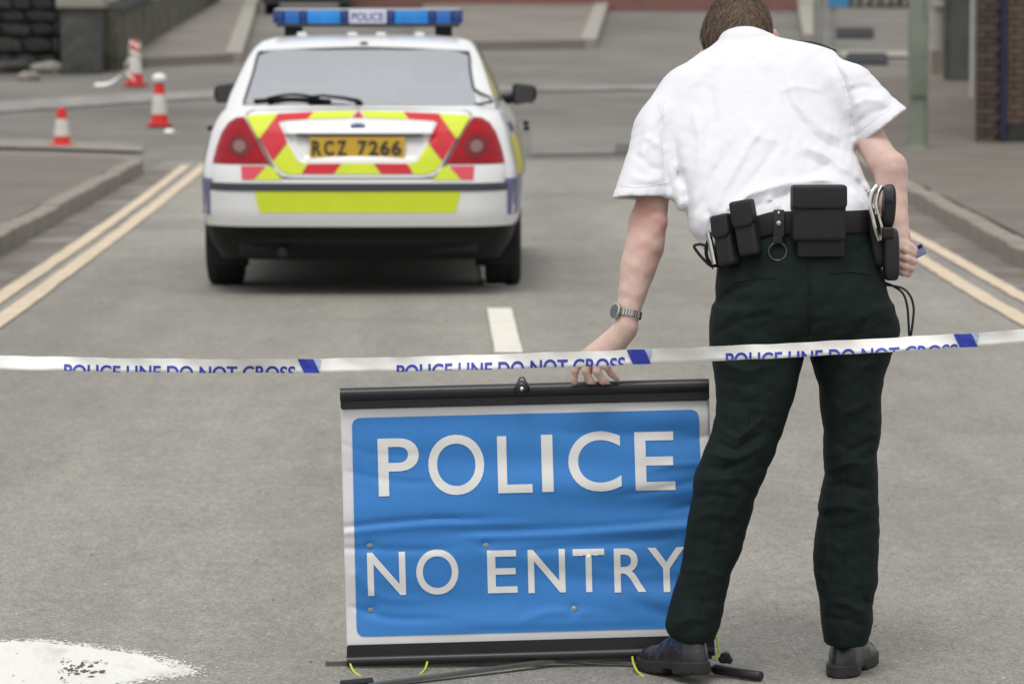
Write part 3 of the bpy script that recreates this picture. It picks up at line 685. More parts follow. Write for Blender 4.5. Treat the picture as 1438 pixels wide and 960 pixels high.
def side_u(T, v, z):
    _, w, r, f, rc = interp(T, z); return w
def car_ring(T, z, inset=0):
    _, w, r, f, rc = interp(T, z); pts = []
    for k in range(41):
        u = w*math.sin(-math.pi/2+math.pi*k/40); g = min(1, max(0, (abs(u)/w-.86)/.10)); pts.append((u, rear_v(T, u, z)+inset*(1-g), z))
    v0 = pts[-1][1]; rf = f-rc-.07
    side = [(w, v0+(rf-v0)*k/24, z) for k in range(1, 24)]; pts += side
    for k in range(41):
        u = w*math.sin(math.pi/2-math.pi*k/40); a = abs(u)/w; v = f-.12*a*a; q = abs(u)-(w-RU)
        if q > 0: v -= rc*(1-math.sqrt(max(0, 1-(q/RU)**2)))
        pts.append((u, v, z))
    pts += [(-x, y, zz) for x, y, zz in side[::-1]]
    return pts
def loft(bm, rings):
    R = [[bm.verts.new(p) for p in r] for r in rings]
    for A, B in zip(R, R[1:]):
        n = len(A)
        for k in range(n): bm.faces.new((A[k], A[(k+1) % n], B[(k+1) % n], B[k]))
    bm.faces.new(R[0][::-1]); bm.faces.new(R[-1])
bm = bmesh.new(); loft(bm, [car_ring(LOW, z, .03 if .3 < z < 1.02 else .0) for z in (.20, .26, .30, .35, .39, .43, .46, .53, .60, .64, .70, .76, .80, .84, .88, .92, .95, .98, 1.0, 1.015, 1.027, 1.035, 1.041, 1.045)])
body = bmo('body', bm, M['white_car'], car, local=True)
bm = bmesh.new()
for v in (1.12, 3.88):
    lathe(bm, [(.345, -1.2), (.345, 1.2)], 32, Matrix.Translation((0, v, .315)) @ Matrix.Rotation(math.pi/2, 4, 'Y'))
bmesh.ops.recalc_face_normals(bm, faces=bm.faces)
cut = bmo('cutter', bm, M['under']); md = body.modifiers.new('b', 'BOOLEAN'); md.operation = 'DIFFERENCE'; md.object = cut; md.solver = 'EXACT'
dg = bpy.context.evaluated_depsgraph_get(); me = bpy.data.meshes.new_from_object(body.evaluated_get(dg)); body.modifiers.clear(); body.data = me; bpy.data.objects.remove(cut)
autosmooth(body, 32); body.data.materials.clear(); body.data.materials.append(M['white_car']); body.data.materials.append(M['blackpl'])
for p in body.data.polygons: p.material_index = 1 if p.center.z < .385 else 0
def pu(px, Y=23.0): return (px-502)/(5800/Y)
def pz(py, Y=23.0): return 1.62-(py-8)/(5800/Y)
RW = [(-.625, 1.062), (.625, 1.062), (.60, 1.15), (.575, 1.24), (.555, 1.335), (.52, 1.352), (.25, 1.368), (0, 1.372), (-.25, 1.368), (-.52, 1.352), (-.555, 1.335), (-.575, 1.24), (-.60, 1.15)]
def upfn(off):
    return lambda a, b, d: (a, rear_v(UP, a, b, .07)+d-off*.8, b+off*.5)
SW = [(1.02, 1.07), (3.25, 1.07), (2.72, 1.36), (1.45, 1.37), (1.05, 1.16)]
WS = [(-.62, 1.07), (.62, 1.07), (.52, 1.36), (-.52, 1.36)]
def inpoly(x, y, poly):
    c = False; j = len(poly)-1
    for i in range(len(poly)):
        if (poly[i][1] > y) != (poly[j][1] > y) and x < (poly[j][0]-poly[i][0])*(y-poly[i][1])/(poly[j][1]-poly[i][1])+poly[i][0]: c = not c
        j = i
    return c
def fine_ring(z):
    _, w, r, f, rc = interp(UP, z); us = [w*math.sin(-math.pi/2+math.pi*k/96) for k in range(97)]; P = [(u, rear_v(UP, u, z), z) for u in us]; v0 = P[-1][1]; f1 = f-rc-.07
    side = [(w, v0+(f1-v0)*k/90, z) for k in range(1, 90)]; P += side
    for k in range(0, 97, 2):
        u = w*math.sin(math.pi/2-math.pi*k/96); a = abs(u)/w; v = f-.12*a*a; q = abs(u)-(w-RU)
        if q > 0: v -= rc*(1-math.sqrt(max(0, 1-(q/RU)**2)))
        P.append((u, v, z))
    return P+[(-x, y, zz) for x, y, zz in side[::-1]]
zs_ = list(np.arange(1.0, 1.40, .011))+[1.41, 1.422, 1.432, 1.438, 1.443, 1.447]
bm = bmesh.new(); R_ = [[bm.verts.new(p) for p in fine_ring(z)] for z in zs_]; n = len(R_[0])
for A, B in zip(R_, R_[1:]):
    for k in range(n):
        q = (A[k], A[(k+1) % n], B[(k+1) % n], B[k]); c = sum((v.co for v in q), Vector())/4; w_ = interp(UP, c.z)[1]
        if k < 96 and inpoly(c.x, c.z, RW): continue
        if (96 <= k < 186 or k >= n-90) and inpoly(c.y, c.z, SW): continue
        if 186 <= k < n-90 and inpoly(c.x, c.z, WS): continue
        bm.faces.new(q)
bm.faces.new(R_[-1])
cabin = autosmooth(bmo('cabin', bm, M['white_car'], car, local=True), 35)
def grow(P, g):
    c = sum((Vector(p) for p in P), Vector((0, 0)))/len(P); return [tuple(Vector(p)+(Vector(p)-c).normalized()*g) for p in P]
patch('rear_window', grow(RW, .014), .05, upfn(.004), M['glass'], car)
bm = bmesh.new()      # black seal round the rear glass
P = smooth_line([Vector((u*1.012, rear_v(UP, u*1.012, z)-.003, z)) for u, z in RW+[RW[0]]], 4); tube(bm, P[:-1], .009, 6, closed=True); bmo('window_seal', bm, M['strip_grey'], car, local=True)
for s in (-1, 1):
    patch('side_window', grow(SW, .014), .12, lambda a, b, d, s=s: (s*(interp(UP, b)[1]+.003), a, b), M['glass'], car, flip=s > 0)
patch('windscreen', grow(WS, .014), .12, lambda a, b, d: (a, interp(UP, b)[3]-.12*(a/interp(UP, b)[1])**2+.004-(interp(UP, b)[4]*(1-math.sqrt(max(0, 1-((abs(a)-(interp(UP, b)[1]-RU))/RU)**2))) if abs(a) > interp(UP, b)[1]-RU else 0), b), M['glass'], car)
# seats and parcel shelf seen dimly through the glass
bm = bmesh.new(); bx(bm, (-.60, .42, 1.046), (.60, 3.2, 1.056), .002); bmo('parcel_shelf', bm, M['seat'], car, local=True)
for u in (-.36, .36):
    bm = bmesh.new(); bx(bm, (u-.22, 2.0, .6), (u+.22, 2.15, 1.12), .05); bx(bm, (u-.13, 2.03, 1.14), (u+.13, 2.12, 1.30), .04); autosmooth(bmo('seat', bm, M['seat'], car, local=True))
bm = bmesh.new(); bx(bm, (-.6, .98, .6), (.6, 1.12, 1.10), .05); autosmooth(bmo('rear_seat', bm, M['seat'], car, local=True))
# ---- tail panels
def low(off, dd=None):
    return lambda a, b, d: (a, rear_v(LOW, a, b)-off+d+(dd(a, b) if dd else 0), b)
def ss(a, b, x): t = max(0, min(1, (x-a)/(b-a))); return t*t*(3-2*t)
def recess(u, z):
    w = .405-.09*ss(.905, .75, z); e = ss(w+.015, w-.015, abs(u-.01)); t = ss(.752, .775, z)
    lower = e*t*ss(.908, .896, z)*.026
    bar = ss(.425, .405, abs(u-.01))*ss(.982, .968, z)*ss(.893, .905, z)
    return lower-bar*.016
LIDL = [(-.612, 1.012), (-.60, .99), (-.54, .87), (-.475, .745), (-.455, .70), (-.42, .672), (-.36, .664)]
LID = LIDL+[(-u, z) for u, z in LIDL[::-1]]
LID = LID+[(.58, 1.03), (.3, 1.037), (0, 1.04), (-.3, 1.037), (-.58, 1.03)]
patch('boot_lid', LID, .014, low(.002, recess), M['white_car'], car, skirt=.03)
bm = bmesh.new(); V = [(u, rear_v(LOW, u, z)+.012, z) for u, z in LID]; tube(bm, [Vector(p) for p in V], .006, 6, closed=True); bmo('panel_gap', bm, M['under'], car, local=True)
def box2(x0, x1, y0, y1): return [(pu(x0), pz(y1)), (pu(x1), pz(y1)), (pu(x1), pz(y0)), (pu(x0), pz(y0))]
# bumper: upper band and lower cover
patch('bumper', [(-.80, .634), (.80, .634), (.805, .69), (.805, .736), (.50, .736), (.475, .70), (.44, .655), (-.44, .655), (-.475, .70), (-.50, .736), (-.805, .736), (-.805, .69)], .03, low(.012), M['white_car'], car, skirt=.05)
patch('bumper_cover', [(-.80, .392), (.80, .392), (.815, .45), (.815, .592), (-.815, .592), (-.815, .45)], .03, low(.016), M['white_car'], car, skirt=.06)
patch('rub_strip', [(-.818, .590), (.818, .590), (.818, .634), (-.818, .634)], .03, low(.022), M['strip_grey'], car, skirt=.04)
patch('valance', [(-.75, .245), (-.55, .232), (-.3, .225), (.3, .225), (.55, .232), (.75, .245), (.78, .392), (-.78, .392)], .04, low(-.012), M['blackpl'], car, skirt=.1)
# chevrons and markings
def mark(name, pts, off, m, mirror=False, kk=.05):
    for s in ((1, -1) if mirror else (1,)):
        poly = [(s*(pu(x)), pz(y)) for x, y in pts]
        patch(name, poly, kk if not off else kk, (low(off, recess) if off < .01 else low(off)), M[m], car, flip=False)
lid = .008
mark('reflective_marking', [(346.8, 163), (391, 160), (366, 193.5), (362.5, 193.5)], lid, 'fluo_yellow', True, .014)
mark('reflective_marking', [(391, 160), (440, 157.5), (432, 167.2), (396, 170), (392, 172), (404, 200), (383.5, 226), (365.5, 195.5)], lid, 'fluo_red', True, .014)
mark('reflective_marking', [(440, 157.5), (498, 156), (491, 165.5), (432, 167.4)], lid, 'fluo_yellow', True, .014)
mark('reflective_marking', [(502, 155.5), (510, 165.5), (494, 165.5)], lid, 'fluo_red', False, .014)
mark('reflective_marking', [(404.3, 201), (419, 227), (432, 229), (423, 244), (405, 244), (394, 239), (383.7, 227)], lid, 'fluo_yellow', True, .014)
mark('reflective_marking', [(433, 229.5), (479.5, 229), (468.6, 243.6), (424, 243.6)], lid, 'fluo_red', True, .014)
mark('reflective_marking', [(480, 229), (524, 229), (535, 243.6), (469, 243.6)], lid, 'fluo_yellow', False, .014)
mark('reflective_marking', [(339, 232.5), (374, 232.5), (356.5, 252), (340, 252)], .0165, 'pink_red', True)
mark('reflective_marking', [(375, 232.5), (384, 234.5), (389, 243), (394, 249), (397, 252), (357.5, 252)], .0165, 'fluo_yellow', True)
mark('reflective_marking', [(357, 268), (647, 268), (640, 298), (364, 298)], .0185, 'fluo_yellow', False)
# tail lights
TLp = [(344, 165), (378.5, 229.5), (300, 229.5), (301.5, 222), (306, 205), (313, 186), (322, 173), (333, 166)]
for s in (-1, 1):
    def tf(a, b, d, s=s): return (a, rear_v(LOW, a, b)-.014+d, b)
    poly = [(s*-pu(x), pz(y)) for x, y in TLp]
    poly = [(u*(1.0) if abs(u) < .78 else math.copysign(min(abs(u), .978*interp(LOW, z)[1]), u), z) for u, z in poly]
    tl = patch('tail_light', poly, .03, tf, M['lamp_red'], car, skirt=.05)
    cu, cz = s*-pu(337), pz(205)
    for nm, r, off, m in (('lamp_ring', .066, .017, 'lamp_dark'), ('reversing_lens', .034, .021, 'lamp_clear')):
        pc_ = [(cu+r*math.cos(2*math.pi*k/20), cz+r*math.sin(2*math.pi*k/20)) for k in range(20)]
        patch(nm, pc_, .03, lambda a, b, d, off=off: (a, rear_v(LOW, a, b)-off+d, b), M[m], tl, skirt=.004)
# number plate
npl = bpy.data.objects
bm = bmesh.new(); u0, u1, zz0, zz1 = pu(435), pu(568), pz(223), pz(192.5); vp = rear_v(LOW, 0, .83)+.012
bx(bm, (u0, vp-.004, zz0), (u1, vp+.006, zz1), .002); plate = bmo('number_plate', bm, M['plate_yel'], car, local=True)
txt = 'RCZ 7266'; xs = [438, 455, 473, None, 502, 517, 533, 549]
for ch, x in zip(txt, xs):
    if x is None: continue
    V, F, _, _ = glyph(ch, .035); bm = print_bm(V, F)
    wd = 14.0 if ch != '7' else 13
    for v in bm.verts: v.co = (pu(x)+v.co.x*wd/252, vp-.0075, zz0+.018+v.co.y*(zz1-zz0-.036))
    bmo('character', bm, M['plate_blk'], plate, local=True, fix=False)
    plate
# badge, wiper, aerial, grey strip drawn in as the shadow under the handle bar
bm = bmesh.new(); lathe(bm, [(1, 0), (1.0, .3), (.8, .6)], 24, Matrix.Translation((.0, rear_v(LOW, 0, .945)-.016, .943)) @ Matrix.Rotation(math.pi/2, 4, 'X') @ Matrix.Diagonal((.044, .020, .012, 1)))
bdg = autosmooth(bmo('badge', bm, mat('badge_blue', (.10, .16, .30), .25, .3), car, local=True))
bm = bmesh.new(); lathe(bm, [(1, 0), (1.0, .3)], 24, Matrix.Translation((.0, rear_v(LOW, 0, .945)-.0135, .943)) @ Matrix.Rotation(math.pi/2, 4, 'X') @ Matrix.Diagonal((.049, .0245, .012, 1))); bmo('badge_rim', bm, M['chrome'], car, local=True)
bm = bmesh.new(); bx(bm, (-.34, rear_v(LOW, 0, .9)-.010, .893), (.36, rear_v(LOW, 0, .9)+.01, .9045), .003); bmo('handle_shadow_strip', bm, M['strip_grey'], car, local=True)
wip = []
def upw(u, z, o): return Vector((u, rear_v(UP, u, z)-o*.85, z+o*.5))
bm = bmesh.new(); tube(bm, [upw(.0, 1.067, .03), upw(-.08, 1.082, .035), upw(-.2, 1.094, .04), upw(-.28, 1.090, .035)], [.014, .010, .008, .006], 8); wa = autosmooth(bmo('wiper_arm', bm, M['blackpl'], car, local=True), 60)
bm = bmesh.new(); tube(bm, [upw(-.575+.42*k/12, 1.078+.012*math.sin(math.pi*k/12), .012) for k in range(13)], .009, 8)
tube(bm, [upw(-.50+.28*k/8, 1.083+.022*math.sin(math.pi*k/8), .028) for k in range(9)], .008, 8); autosmooth(bmo('wiper_blade', bm, M['blackpl'], wa, local=True), 60)
bm = bmesh.new(); lathe(bm, [(.022, 0), (.022, .012), (.012, .02)], 12, Matrix.Translation(upw(0, 1.067, .0)) @ Matrix.Rotation(math.pi/2, 4, 'X')); bmo('wiper_pivot', bm, M['blackpl'], wa, local=True)
bm = bmesh.new(); bx(bm, (-.02, 1.05, 1.39), (.02, 1.10, 1.41), .004); bmo('roof_aerial', bm, M['strip_grey'], car, local=True)
# side markings on both flanks, yellow and blue blocks
def flank(name, s, v0, v1, z0, z1, T, m, off=.003, st=.07):
    def fn(a, b, d):
        w = interp(T, b)[1]; rr = rear_v(T, w*.999, b); return (s*(w+off), max(a, rr), b)
    patch(name, [(v0, z0), (v1, z0), (v1, z1), (v0, z1)], st, fn, M[m], car, flip=s > 0)
for s in (-1, 1):
    for k in range(6):
        v0 = .40+k*.58
        flank('side_block', s, v0, v0+.58, .66, .88, LOW, 'dull_yellow' if k % 2 == 0 else 'side_blue')
    flank('side_block', s, .12, .78, .45, .655, LOW, 'side_blue')
    # the rear quarter wraps on to the tail corner
    def cw(u0, u1, z0, z1, m, s=s, nm='corner_marking'):
        patch(nm, [(s*u0, z0), (s*u1, z0), (s*u1, z1), (s*u0, z1)], .012, low(.003), M[m], car)
    cw(.806, .8535, .45, .655, 'side_blue')
    patch('pillar_marking', [(.62, 1.09), (.98, 1.09), (1.30, 1.375), (1.12, 1.36)], .05, lambda a, b, d, s=s: (s*(interp(UP, b)[1]+.003), max(a, rear_v(UP, interp(UP, b)[1], b)), b), M['dull_yellow'], car, flip=s > 0)
    flank('side_stripe', s, .45, 3.3, .655, .665, LOW, 'side_blue', .005)
    flank('side_skirt', s, 1.48, 3.52, .28, .44, LOW, 'side_blue', .004)
    # mirror
    bm = bmesh.new(); vs = bx(bm, (s*.86 if s > 0 else -1.015, 2.98, .995), (1.015 if s > 0 else -.86, 3.12, 1.135), .035, seg=3)
    for v in bm.verts: v.co.z -= (abs(v.co.x)-.86)*.12*(1 if v.co.z > 1.06 else -1.5)
    mr = autosmooth(bmo('door_mirror', bm, M['blackpl'], car, local=True), 50)
    bm = bmesh.new(); tube(bm, [(s*.76, 3.1, 1.03), (s*.82, 3.08, 1.03), (s*.90, 3.05, 1.045)], [.035, .032, .03], 10); autosmooth(bmo('mirror_arm', bm, M['blackpl'], mr, local=True), 50)
    bm = bmesh.new(); bx(bm, (s*.9375-.06, 2.972, 1.01), (s*.9375+.06, 2.979, 1.115), .002); bmo('mirror_glass', bm, mat('mirror_glass', (.04, .04, .04), .3), mr, local=True)
    for v in (1.75, 2.85):
        bm = bmesh.new(); bx(bm, (s*.87-.016, v, .875), (s*.87+.016, v+.17, .90), .008); bmo('door_handle', bm, M['blackpl'], car, local=True)
    bm = bmesh.new(); lo_ = [(s*(interp(UP, z)[1]-.012), v, z) for v, z in ((1.0, 1.06), (3.35, 1.06))]; tube(bm, lo_, .01, 6); bmo('window_trim', bm, M['blackpl'], car, local=True)
# wheels
def wheel(u, v, s):
    Mx = Matrix.Translation((u, v, .312)) @ Matrix.Rotation(math.pi/2*s, 4, 'Y')
    bm = bmesh.new(); lathe(bm, [(.205, -.09), (.225, -.103), (.27, -.105), (.300, -.098), (.312, -.08), (.315, -.04), (.309, -.036), (.309, -.028), (.315, -.024), (.316, .024), (.309, .028), (.309, .036), (.315, .04), (.312, .08), (.300, .098), (.27, .105), (.225, .103), (.205, .09)], 40, Mx, cap=False)
    ty = autosmooth(bmo('wheel', bm, M['tyre'], car, local=True), 50)
    bm = bmesh.new(); lathe(bm, [(.03, .085), (.06, .08), (.06, .06), (.19, .055), (.205, .085), (.212, .085), (.205, .05), (.2, -.09)], 32, Mx)
    for k in range(7):
        a = 2*math.pi*k/7; bx(bm, (.05, -.018, .06), (.2, .018, .085), .004, mat=Mx @ Matrix.Rotation(a, 4, 'Z'))
    autosmooth(bmo('rim', bm, M['rim'], ty, local=True), 40)
for v in (1.12, 3.88):
    for s in (-1, 1): wheel(s*.808, v, s)
    bm = bmesh.new()
    for s in (-1, 1):   # arch liner
        lathe(bm, [(.352, s*.55), (.352, s*.86)], 28, Matrix.Translation((0, v, .315)) @ Matrix.Rotation(math.pi/2, 4, 'Y'), cap=False)
    bmesh.ops.delete(bm, geom=[f for f in bm.faces if f.calc_center_median().z < .27], context='FACES'); bmo('arch_liner', bm, M['under'], car, local=True)
bm = bmesh.new(); bx(bm, (-.66, .12, .24), (.66, 4.5, .30), .02); bx(bm, (-.6, .30, .205), (.62, .95, .26), .03); tube(bm, [(-.6, 1.12, .27), (0, 1.12, .29), (.6, 1.12, .27)], .03, 8)
autosmooth(bmo('underbody', bm, M['under'], car, local=True))
bm = bmesh.new(); bx(bm, (-.66, .13, .21), (-.22, .42, .30), .04); tube(bm, [(-.42, .35, .25), (-.42, .04, .245)], .028, 12); autosmooth(bmo('exhaust', bm, M['under'], car, local=True))
for s in (-1, 1):
    bm = bmesh.new(); bx(bm, (s*.77-.12, .70, .13), (s*.77+.12, .715, .40), .01); bmo('mud_flap', bm, M['under'], car, local=True)
# light bar
lb0, lb1, zt = -.565, .565, 1.50
yb = 1.85
bm = bmesh.new(); bx(bm, (-.50, yb-.10, 1.435), (-.40, yb+.1, zt), .01); bmo('bar_mount', bm, M['blackpl'], car, local=True)
bm = bmesh.new(); bx(bm, (.40, yb-.10, 1.435), (.50, yb+.1, zt), .01); bmo('bar_mount', bm, M['blackpl'], car, local=True)
bm = bmesh.new(); bx(bm, (lb0+.02, yb-.14, zt-.008), (lb1-.02, yb+.14, zt+.018), .008); bar = bmo('light_bar', bm, M['strip_grey'], car, local=True, label='blue emergency light bar with a white panel at its middle')
segs = [(-.565, -.50, 'lens_navy'), (-.498, -.405, 'lens_mid'), (-.403, -.365, 'lens_navy'), (-.363, -.16, 'lens_blue'), (-.158, -.115, 'lens_navy'), (.115, .158, 'lens_navy'), (.16, .363, 'lens_blue'), (.365, .403, 'lens_navy'), (.405, .498, 'lens_mid'), (.50, .565, 'lens_navy')]
for a, b, m in segs:
    bm = bmesh.new(); bx(bm, (a, yb-.15, zt+.012), (b, yb+.15, zt+.095), .012, seg=3); autosmooth(bmo('lens', bm, M[m], bar, local=True))
bm = bmesh.new(); bx(bm, (lb0+.01, yb-.148, zt+.085), (lb1-.01, yb+.148, zt+.104), .008); bmo('bar_top', bm, mat('bar_top', (.35, .36, .38), .3), bar, local=True)
bm = bmesh.new(); bx(bm, (-.113, yb-.155, zt+.012), (.113, yb+.155, zt+.095), .012); pn = bmo('centre_panel', bm, M['lilac'], bar, local=True)
V, F, _ = word('POLICE', .02); bm = print_bm(V, F)
for v in bm.verts: v.co = (-.095+v.co.x*.19, yb-.157, zt+.028+v.co.y*.05)
bmo('lettering', bm, M['side_blue'], pn, local=True, fix=False)
for u in (-.42, -.12, .05, .28):
    bm = bmesh.new(); bx(bm, (u, yb-.2, 1.437), (u+.06, yb+.05, 1.462), .01); bmo('roof_fitting', bm, M['white_car'], car, local=True)
# small blue crest on the flank behind the lamp
flank('crest', 1, .62, .95, .905, .955, LOW, 'side_blue', .005, .03)

# the body widens from the tail to the wheels
def widen(o):
    if o.name.split('.')[0] in ('wheel', 'rim', 'arch_liner', 'door_mirror', 'mirror_arm', 'mirror_glass', 'mud_flap', 'light_bar', 'bar_mount', 'roof_fitting'): return
    if o.data and o.data.users == 1:
        for v in o.data.vertices: v.co.x *= 1+.088*min(1, max(0, v.co.y)/1.05)**.8 if v.co.y > .02 else 1
    for c in o.children: widen(c)
for c in car.children: widen(c)
# ================================================================== FOLDING SIGN
M['vinyl_black'] = mat('vinyl_black', (.018, .018, .020), .38, noise=(8, .2), bump=(60, .25, .002))
M['vinyl_white'] = mat('vinyl_white', (.70, .70, .70), .6, noise=(9, .03), bump=(300, .12, .0006))
M['vinyl_blue'] = mat('vinyl_blue', (.038, .215, .58), .55, noise=[(5, .05), (60, .03)], bump=(300, .15, .0006))
M['letter_white'] = mat('letter_white', (.76, .76, .74), .6, noise=(20, .03), bump=(300, .12, .0006))
M['rivet'] = mat('rivet_pale', (.22, .30, .36), .4, .3)
M['cord'] = mat('cord_yellow', (.55, .62, .05), .5)
M['metal_grey'] = mat('metal_grey', (.15, .15, .135), .45, .5, noise=(12, .2))
YS_ = 10.06
sgn = thing('folding_sign', 'blue roll up road sign reading POLICE NO ENTRY on a low folding stand', 'road sign', (at(740, 930, YS_).x, YS_, 0))
TLc, TRc, BLc, BRc = (478, 573), (996, 561.5), (487, 906), (1004, 892)
# creases: s,t along the sheet (t down), each a ridge or valley
CR = [((.02, .27), (.15, .315), (.30, .325), -.004, .016), ((0, .50), (.22, .475), (.42, .485), -.008, .014), ((0, .525), (.25, .50), (.55, .505), .006, .016), ((.3, .555), (.6, .555), (1, .53), .008, .018), ((.25, .535), (.6, .53), (.95, .50), -.004, .014),
      ((0, .59), (.2, .605), (.33, .60), -.007, .016), ((.45, .625), (.7, .60), (.95, .58), -.006, .018), ((.72, .40), (.86, .37), (1, .33), -.007, .02), ((.80, .30), (.9, .27), (1, .27), .006, .016), ((.86, .47), (.95, .44), (1, .40), -.007, .016),
      ((.02, .84), (.12, .89), (.3, .90), -.006, .014), ((.45, .93), (.56, .88), (.72, .90), .006, .02), ((.30, .95), (.6, .955), (.9, .95), -.005, .02), ((.72, .80), (.8, .86), (.95, .95), -.008, .03), ((.60, .70), (.8, .74), (1, .70), .006, .03),
      ((0, .15), (.1, .20), (.25, .20), -.003, .016), ((.55, .10), (.7, .14), (.95, .12), -.003, .02), ((.9, .12), (.95, .16), (1, .15), -.005, .014), ((.03, .70), (.1, .80), (.25, .82), .005, .02)]
CR = [([tuple(p) for p in smooth_line([(a[0], a[1], 0), (b[0], b[1], 0), (c[0], c[1], 0)], 8)], h, wd) for a, b, c, h, wd in CR]
RIV = [(.07, .58), (.385, .595), (.068, .855), (.62, .875)]
def sdisp(s, t):
    d = .005*math.sin(t*9+s*2.1)+.0035*math.sin(t*23+s*3+1)*(.5+.5*s)+.0025*math.sin(t*41-s*5)*s
    for P, h, wd in CR:
        m = 9
        for a, b in zip(P, P[1:]):
            dx = (b[0]-a[0])*1.35; dy = b[1]-a[1]; qx = (s-a[0])*1.35; qy = t-a[1]; k = max(0, min(1, (qx*dx+qy*dy)/(dx*dx+dy*dy+1e-9))); e = math.hypot(qx-k*dx, qy-k*dy)
            if e < m: m = e
        x0 = min(q[0] for q in P); x1 = max(q[0] for q in P); en = max(0, min(1, (s-x0)/.08+(.9 if x0 < .03 else 0)))*max(0, min(1, (x1-s)/.10+(.9 if x1 > .97 else 0)))
        if m < .12: d -= .55*en*h*math.exp(-(m/(wd*.95))**2)
    for a, b in RIV:
        e = math.hypot((s-a)*1.35, t-b); d += .005*math.exp(-(e/.02)**2)
    ed = min(t, 1-t); d *= min(1, ed/.05+.12)
    return d
def sfn(off):
    def f(s, t, d=0):
        x = TLc[0]+(TRc[0]-TLc[0])*s; y = TLc[1]+(TRc[1]-TLc[1])*s
        x2 = BLc[0]+(BRc[0]-BLc[0])*s; y2 = BLc[1]+(BRc[1]-BLc[1])*s
        q = at(x+(x2-x)*t, y+(y2-y)*t, YS_); return Vector((q.x, YS_+sdisp(s, t)-off+d, q.z))
    return f
f0 = sfn(0); nx, ny = 110, 200; V = [f0(i/nx, j/ny) for j in range(ny+1) for i in range(nx+1)]
F = [(j*(nx+1)+i, (j+1)*(nx+1)+i, (j+1)*(nx+1)+i+1, j*(nx+1)+i+1) for j in range(ny) for i in range(nx)]
sh = obj('sheet', V, F, M['vinyl_white'], sgn, True)
md = sh.modifiers.new('s', 'SOLIDIFY'); md.thickness = .0012; md.offset = -1
def st(px, py):
    t = .5
    for _ in range(12):
        xl = TLc[0]+(BLc[0]-TLc[0])*t; xr = TRc[0]+(BRc[0]-TRc[0])*t; s = (px-xl)/(xr-xl)
        yt = TLc[1]+(TRc[1]-TLc[1])*s; yb_ = BLc[1]+(BRc[1]-BLc[1])*s; t = (py-yt)/(yb_-yt)
    return s, t
def rrect(c, r, n=6):
    out = []
    for i in range(4):
        p = Vector(c[i]); a = (Vector(c[i-1])-p).normalized(); b = (Vector(c[(i+1) % 4])-p).normalized()
        for k in range(n+1):
            t = k/n; q = p+a*r*(1-t)**2+b*r*t**2; out.append(tuple(q))
    return out
blue = rrect([(494, 587), (981, 574.5), (990, 880), (501, 893.5)], 13)
patch('blue_panel', [st(*q) for q in blue], .0105, sfn(.0016), M['vinyl_blue'], sgn, local=False, smooth=True)
sgn_panel = [o for o in sgn.children if o.name.startswith('blue_panel')][0]
LT = [('P', 531, 588.5, 615, 695.5), ('O', 601.5, 680, 610, 694), ('L', 698.7, 747, 611.6, 691), ('I', 760.5, 776.5, 610, 689.5), ('C', 798, 872, 605.4, 689), ('E', 891.5, 947.5, 606, 687.5),
      ('N', 516, 569.6, 774.6, 835.6), ('O', 584.5, 643.8, 770.7, 834.5), ('E', 684.4, 726.2, 771.7, 832.3), ('N', 741.5, 793.8, 770.7, 831.8), ('T', 804.7, 849, 770, 830.8), ('R', 862.4, 907, 769, 830.8), ('Y', 910, 962, 768, 830.4)]
def bold_glyph(ch):
    return glyph(ch, .008)
for ch, x0, x1, y0, y1 in LT:
    fs = sfn(.0032); bm = bmesh.new()
    V, F, ext, _ = bold_glyph(ch); bm = print_bm(V, F, maxlen=.09)
    s0, _ = st(x0, (y0+y1)/2); s1, _ = st(x1, (y0+y1)/2); _, t0 = st((x0+x1)/2, y0); _, t1 = st((x0+x1)/2, y1)
    for v in bm.verts: v.co = fs(s0+(s1-s0)*v.co.x, t1+(t0-t1)*v.co.y)
    bmo('letter', bm, M['letter_white'], sgn_panel, True, fix=False)
for a, b in RIV:
    q = sfn(.0)(a, b); bm = bmesh.new(); lathe(bm, [(.0105, 0), (.0095, .003), (.004, .0045)], 16, Matrix.Translation(q) @ Matrix.Rotation(math.pi/2, 4, 'X')); autosmooth(bmo('rivet', bm, M['rivet'], sgn), 60)
def bar(name, L0, R0, L1, R1, Yf, dep, m, bev=.003, parent=sgn, n=1):
    """a bar between upper line L0-R0 and lower line L1-R1"""
    bm = bmesh.new(); c = [at(*L0, Yf), at(*R0, Yf), at(*R1, Yf), at(*L1, Yf)]
    a = [bm.verts.new(p) for p in c]; b = [bm.verts.new(p+Vector((0, dep, 0))) for p in c]
    bm.faces.new(a[::-1]); bm.faces.new(b)
    for i in range(4): bm.faces.new((a[i], a[(i+1) % 4], b[(i+1) % 4], b[i]))
    bmesh.ops.bevel(bm, geom=bm.edges[:], offset=bev, segments=2, affect='EDGES'); return autosmooth(bmo(name, bm, m, parent))
def rod(name, A, B, r, m, Y, parent=sgn, seg=16):
    bm = bmesh.new(); tube(bm, [at(*A, Y), at(*B, Y)], r, seg); return autosmooth(bmo(name, bm, m, parent), 50)
rod('top_roller', (477.5, 554), (995.5, 540.5), .0165, M['vinyl_black'], YS_-.004)
bar('top_band', (478, 559), (996, 546), (478.5, 575), (996.5, 562), YS_-.008, .012, M['vinyl_black'])
bar('bottom_band', (487, 906), (1003, 891), (487, 926), (1003.5, 911), YS_-.008, .012, M['vinyl_black'])
rod('bottom_roller', (487, 928), (1003.5, 913), .0125, M['vinyl_black'], YS_-.004)
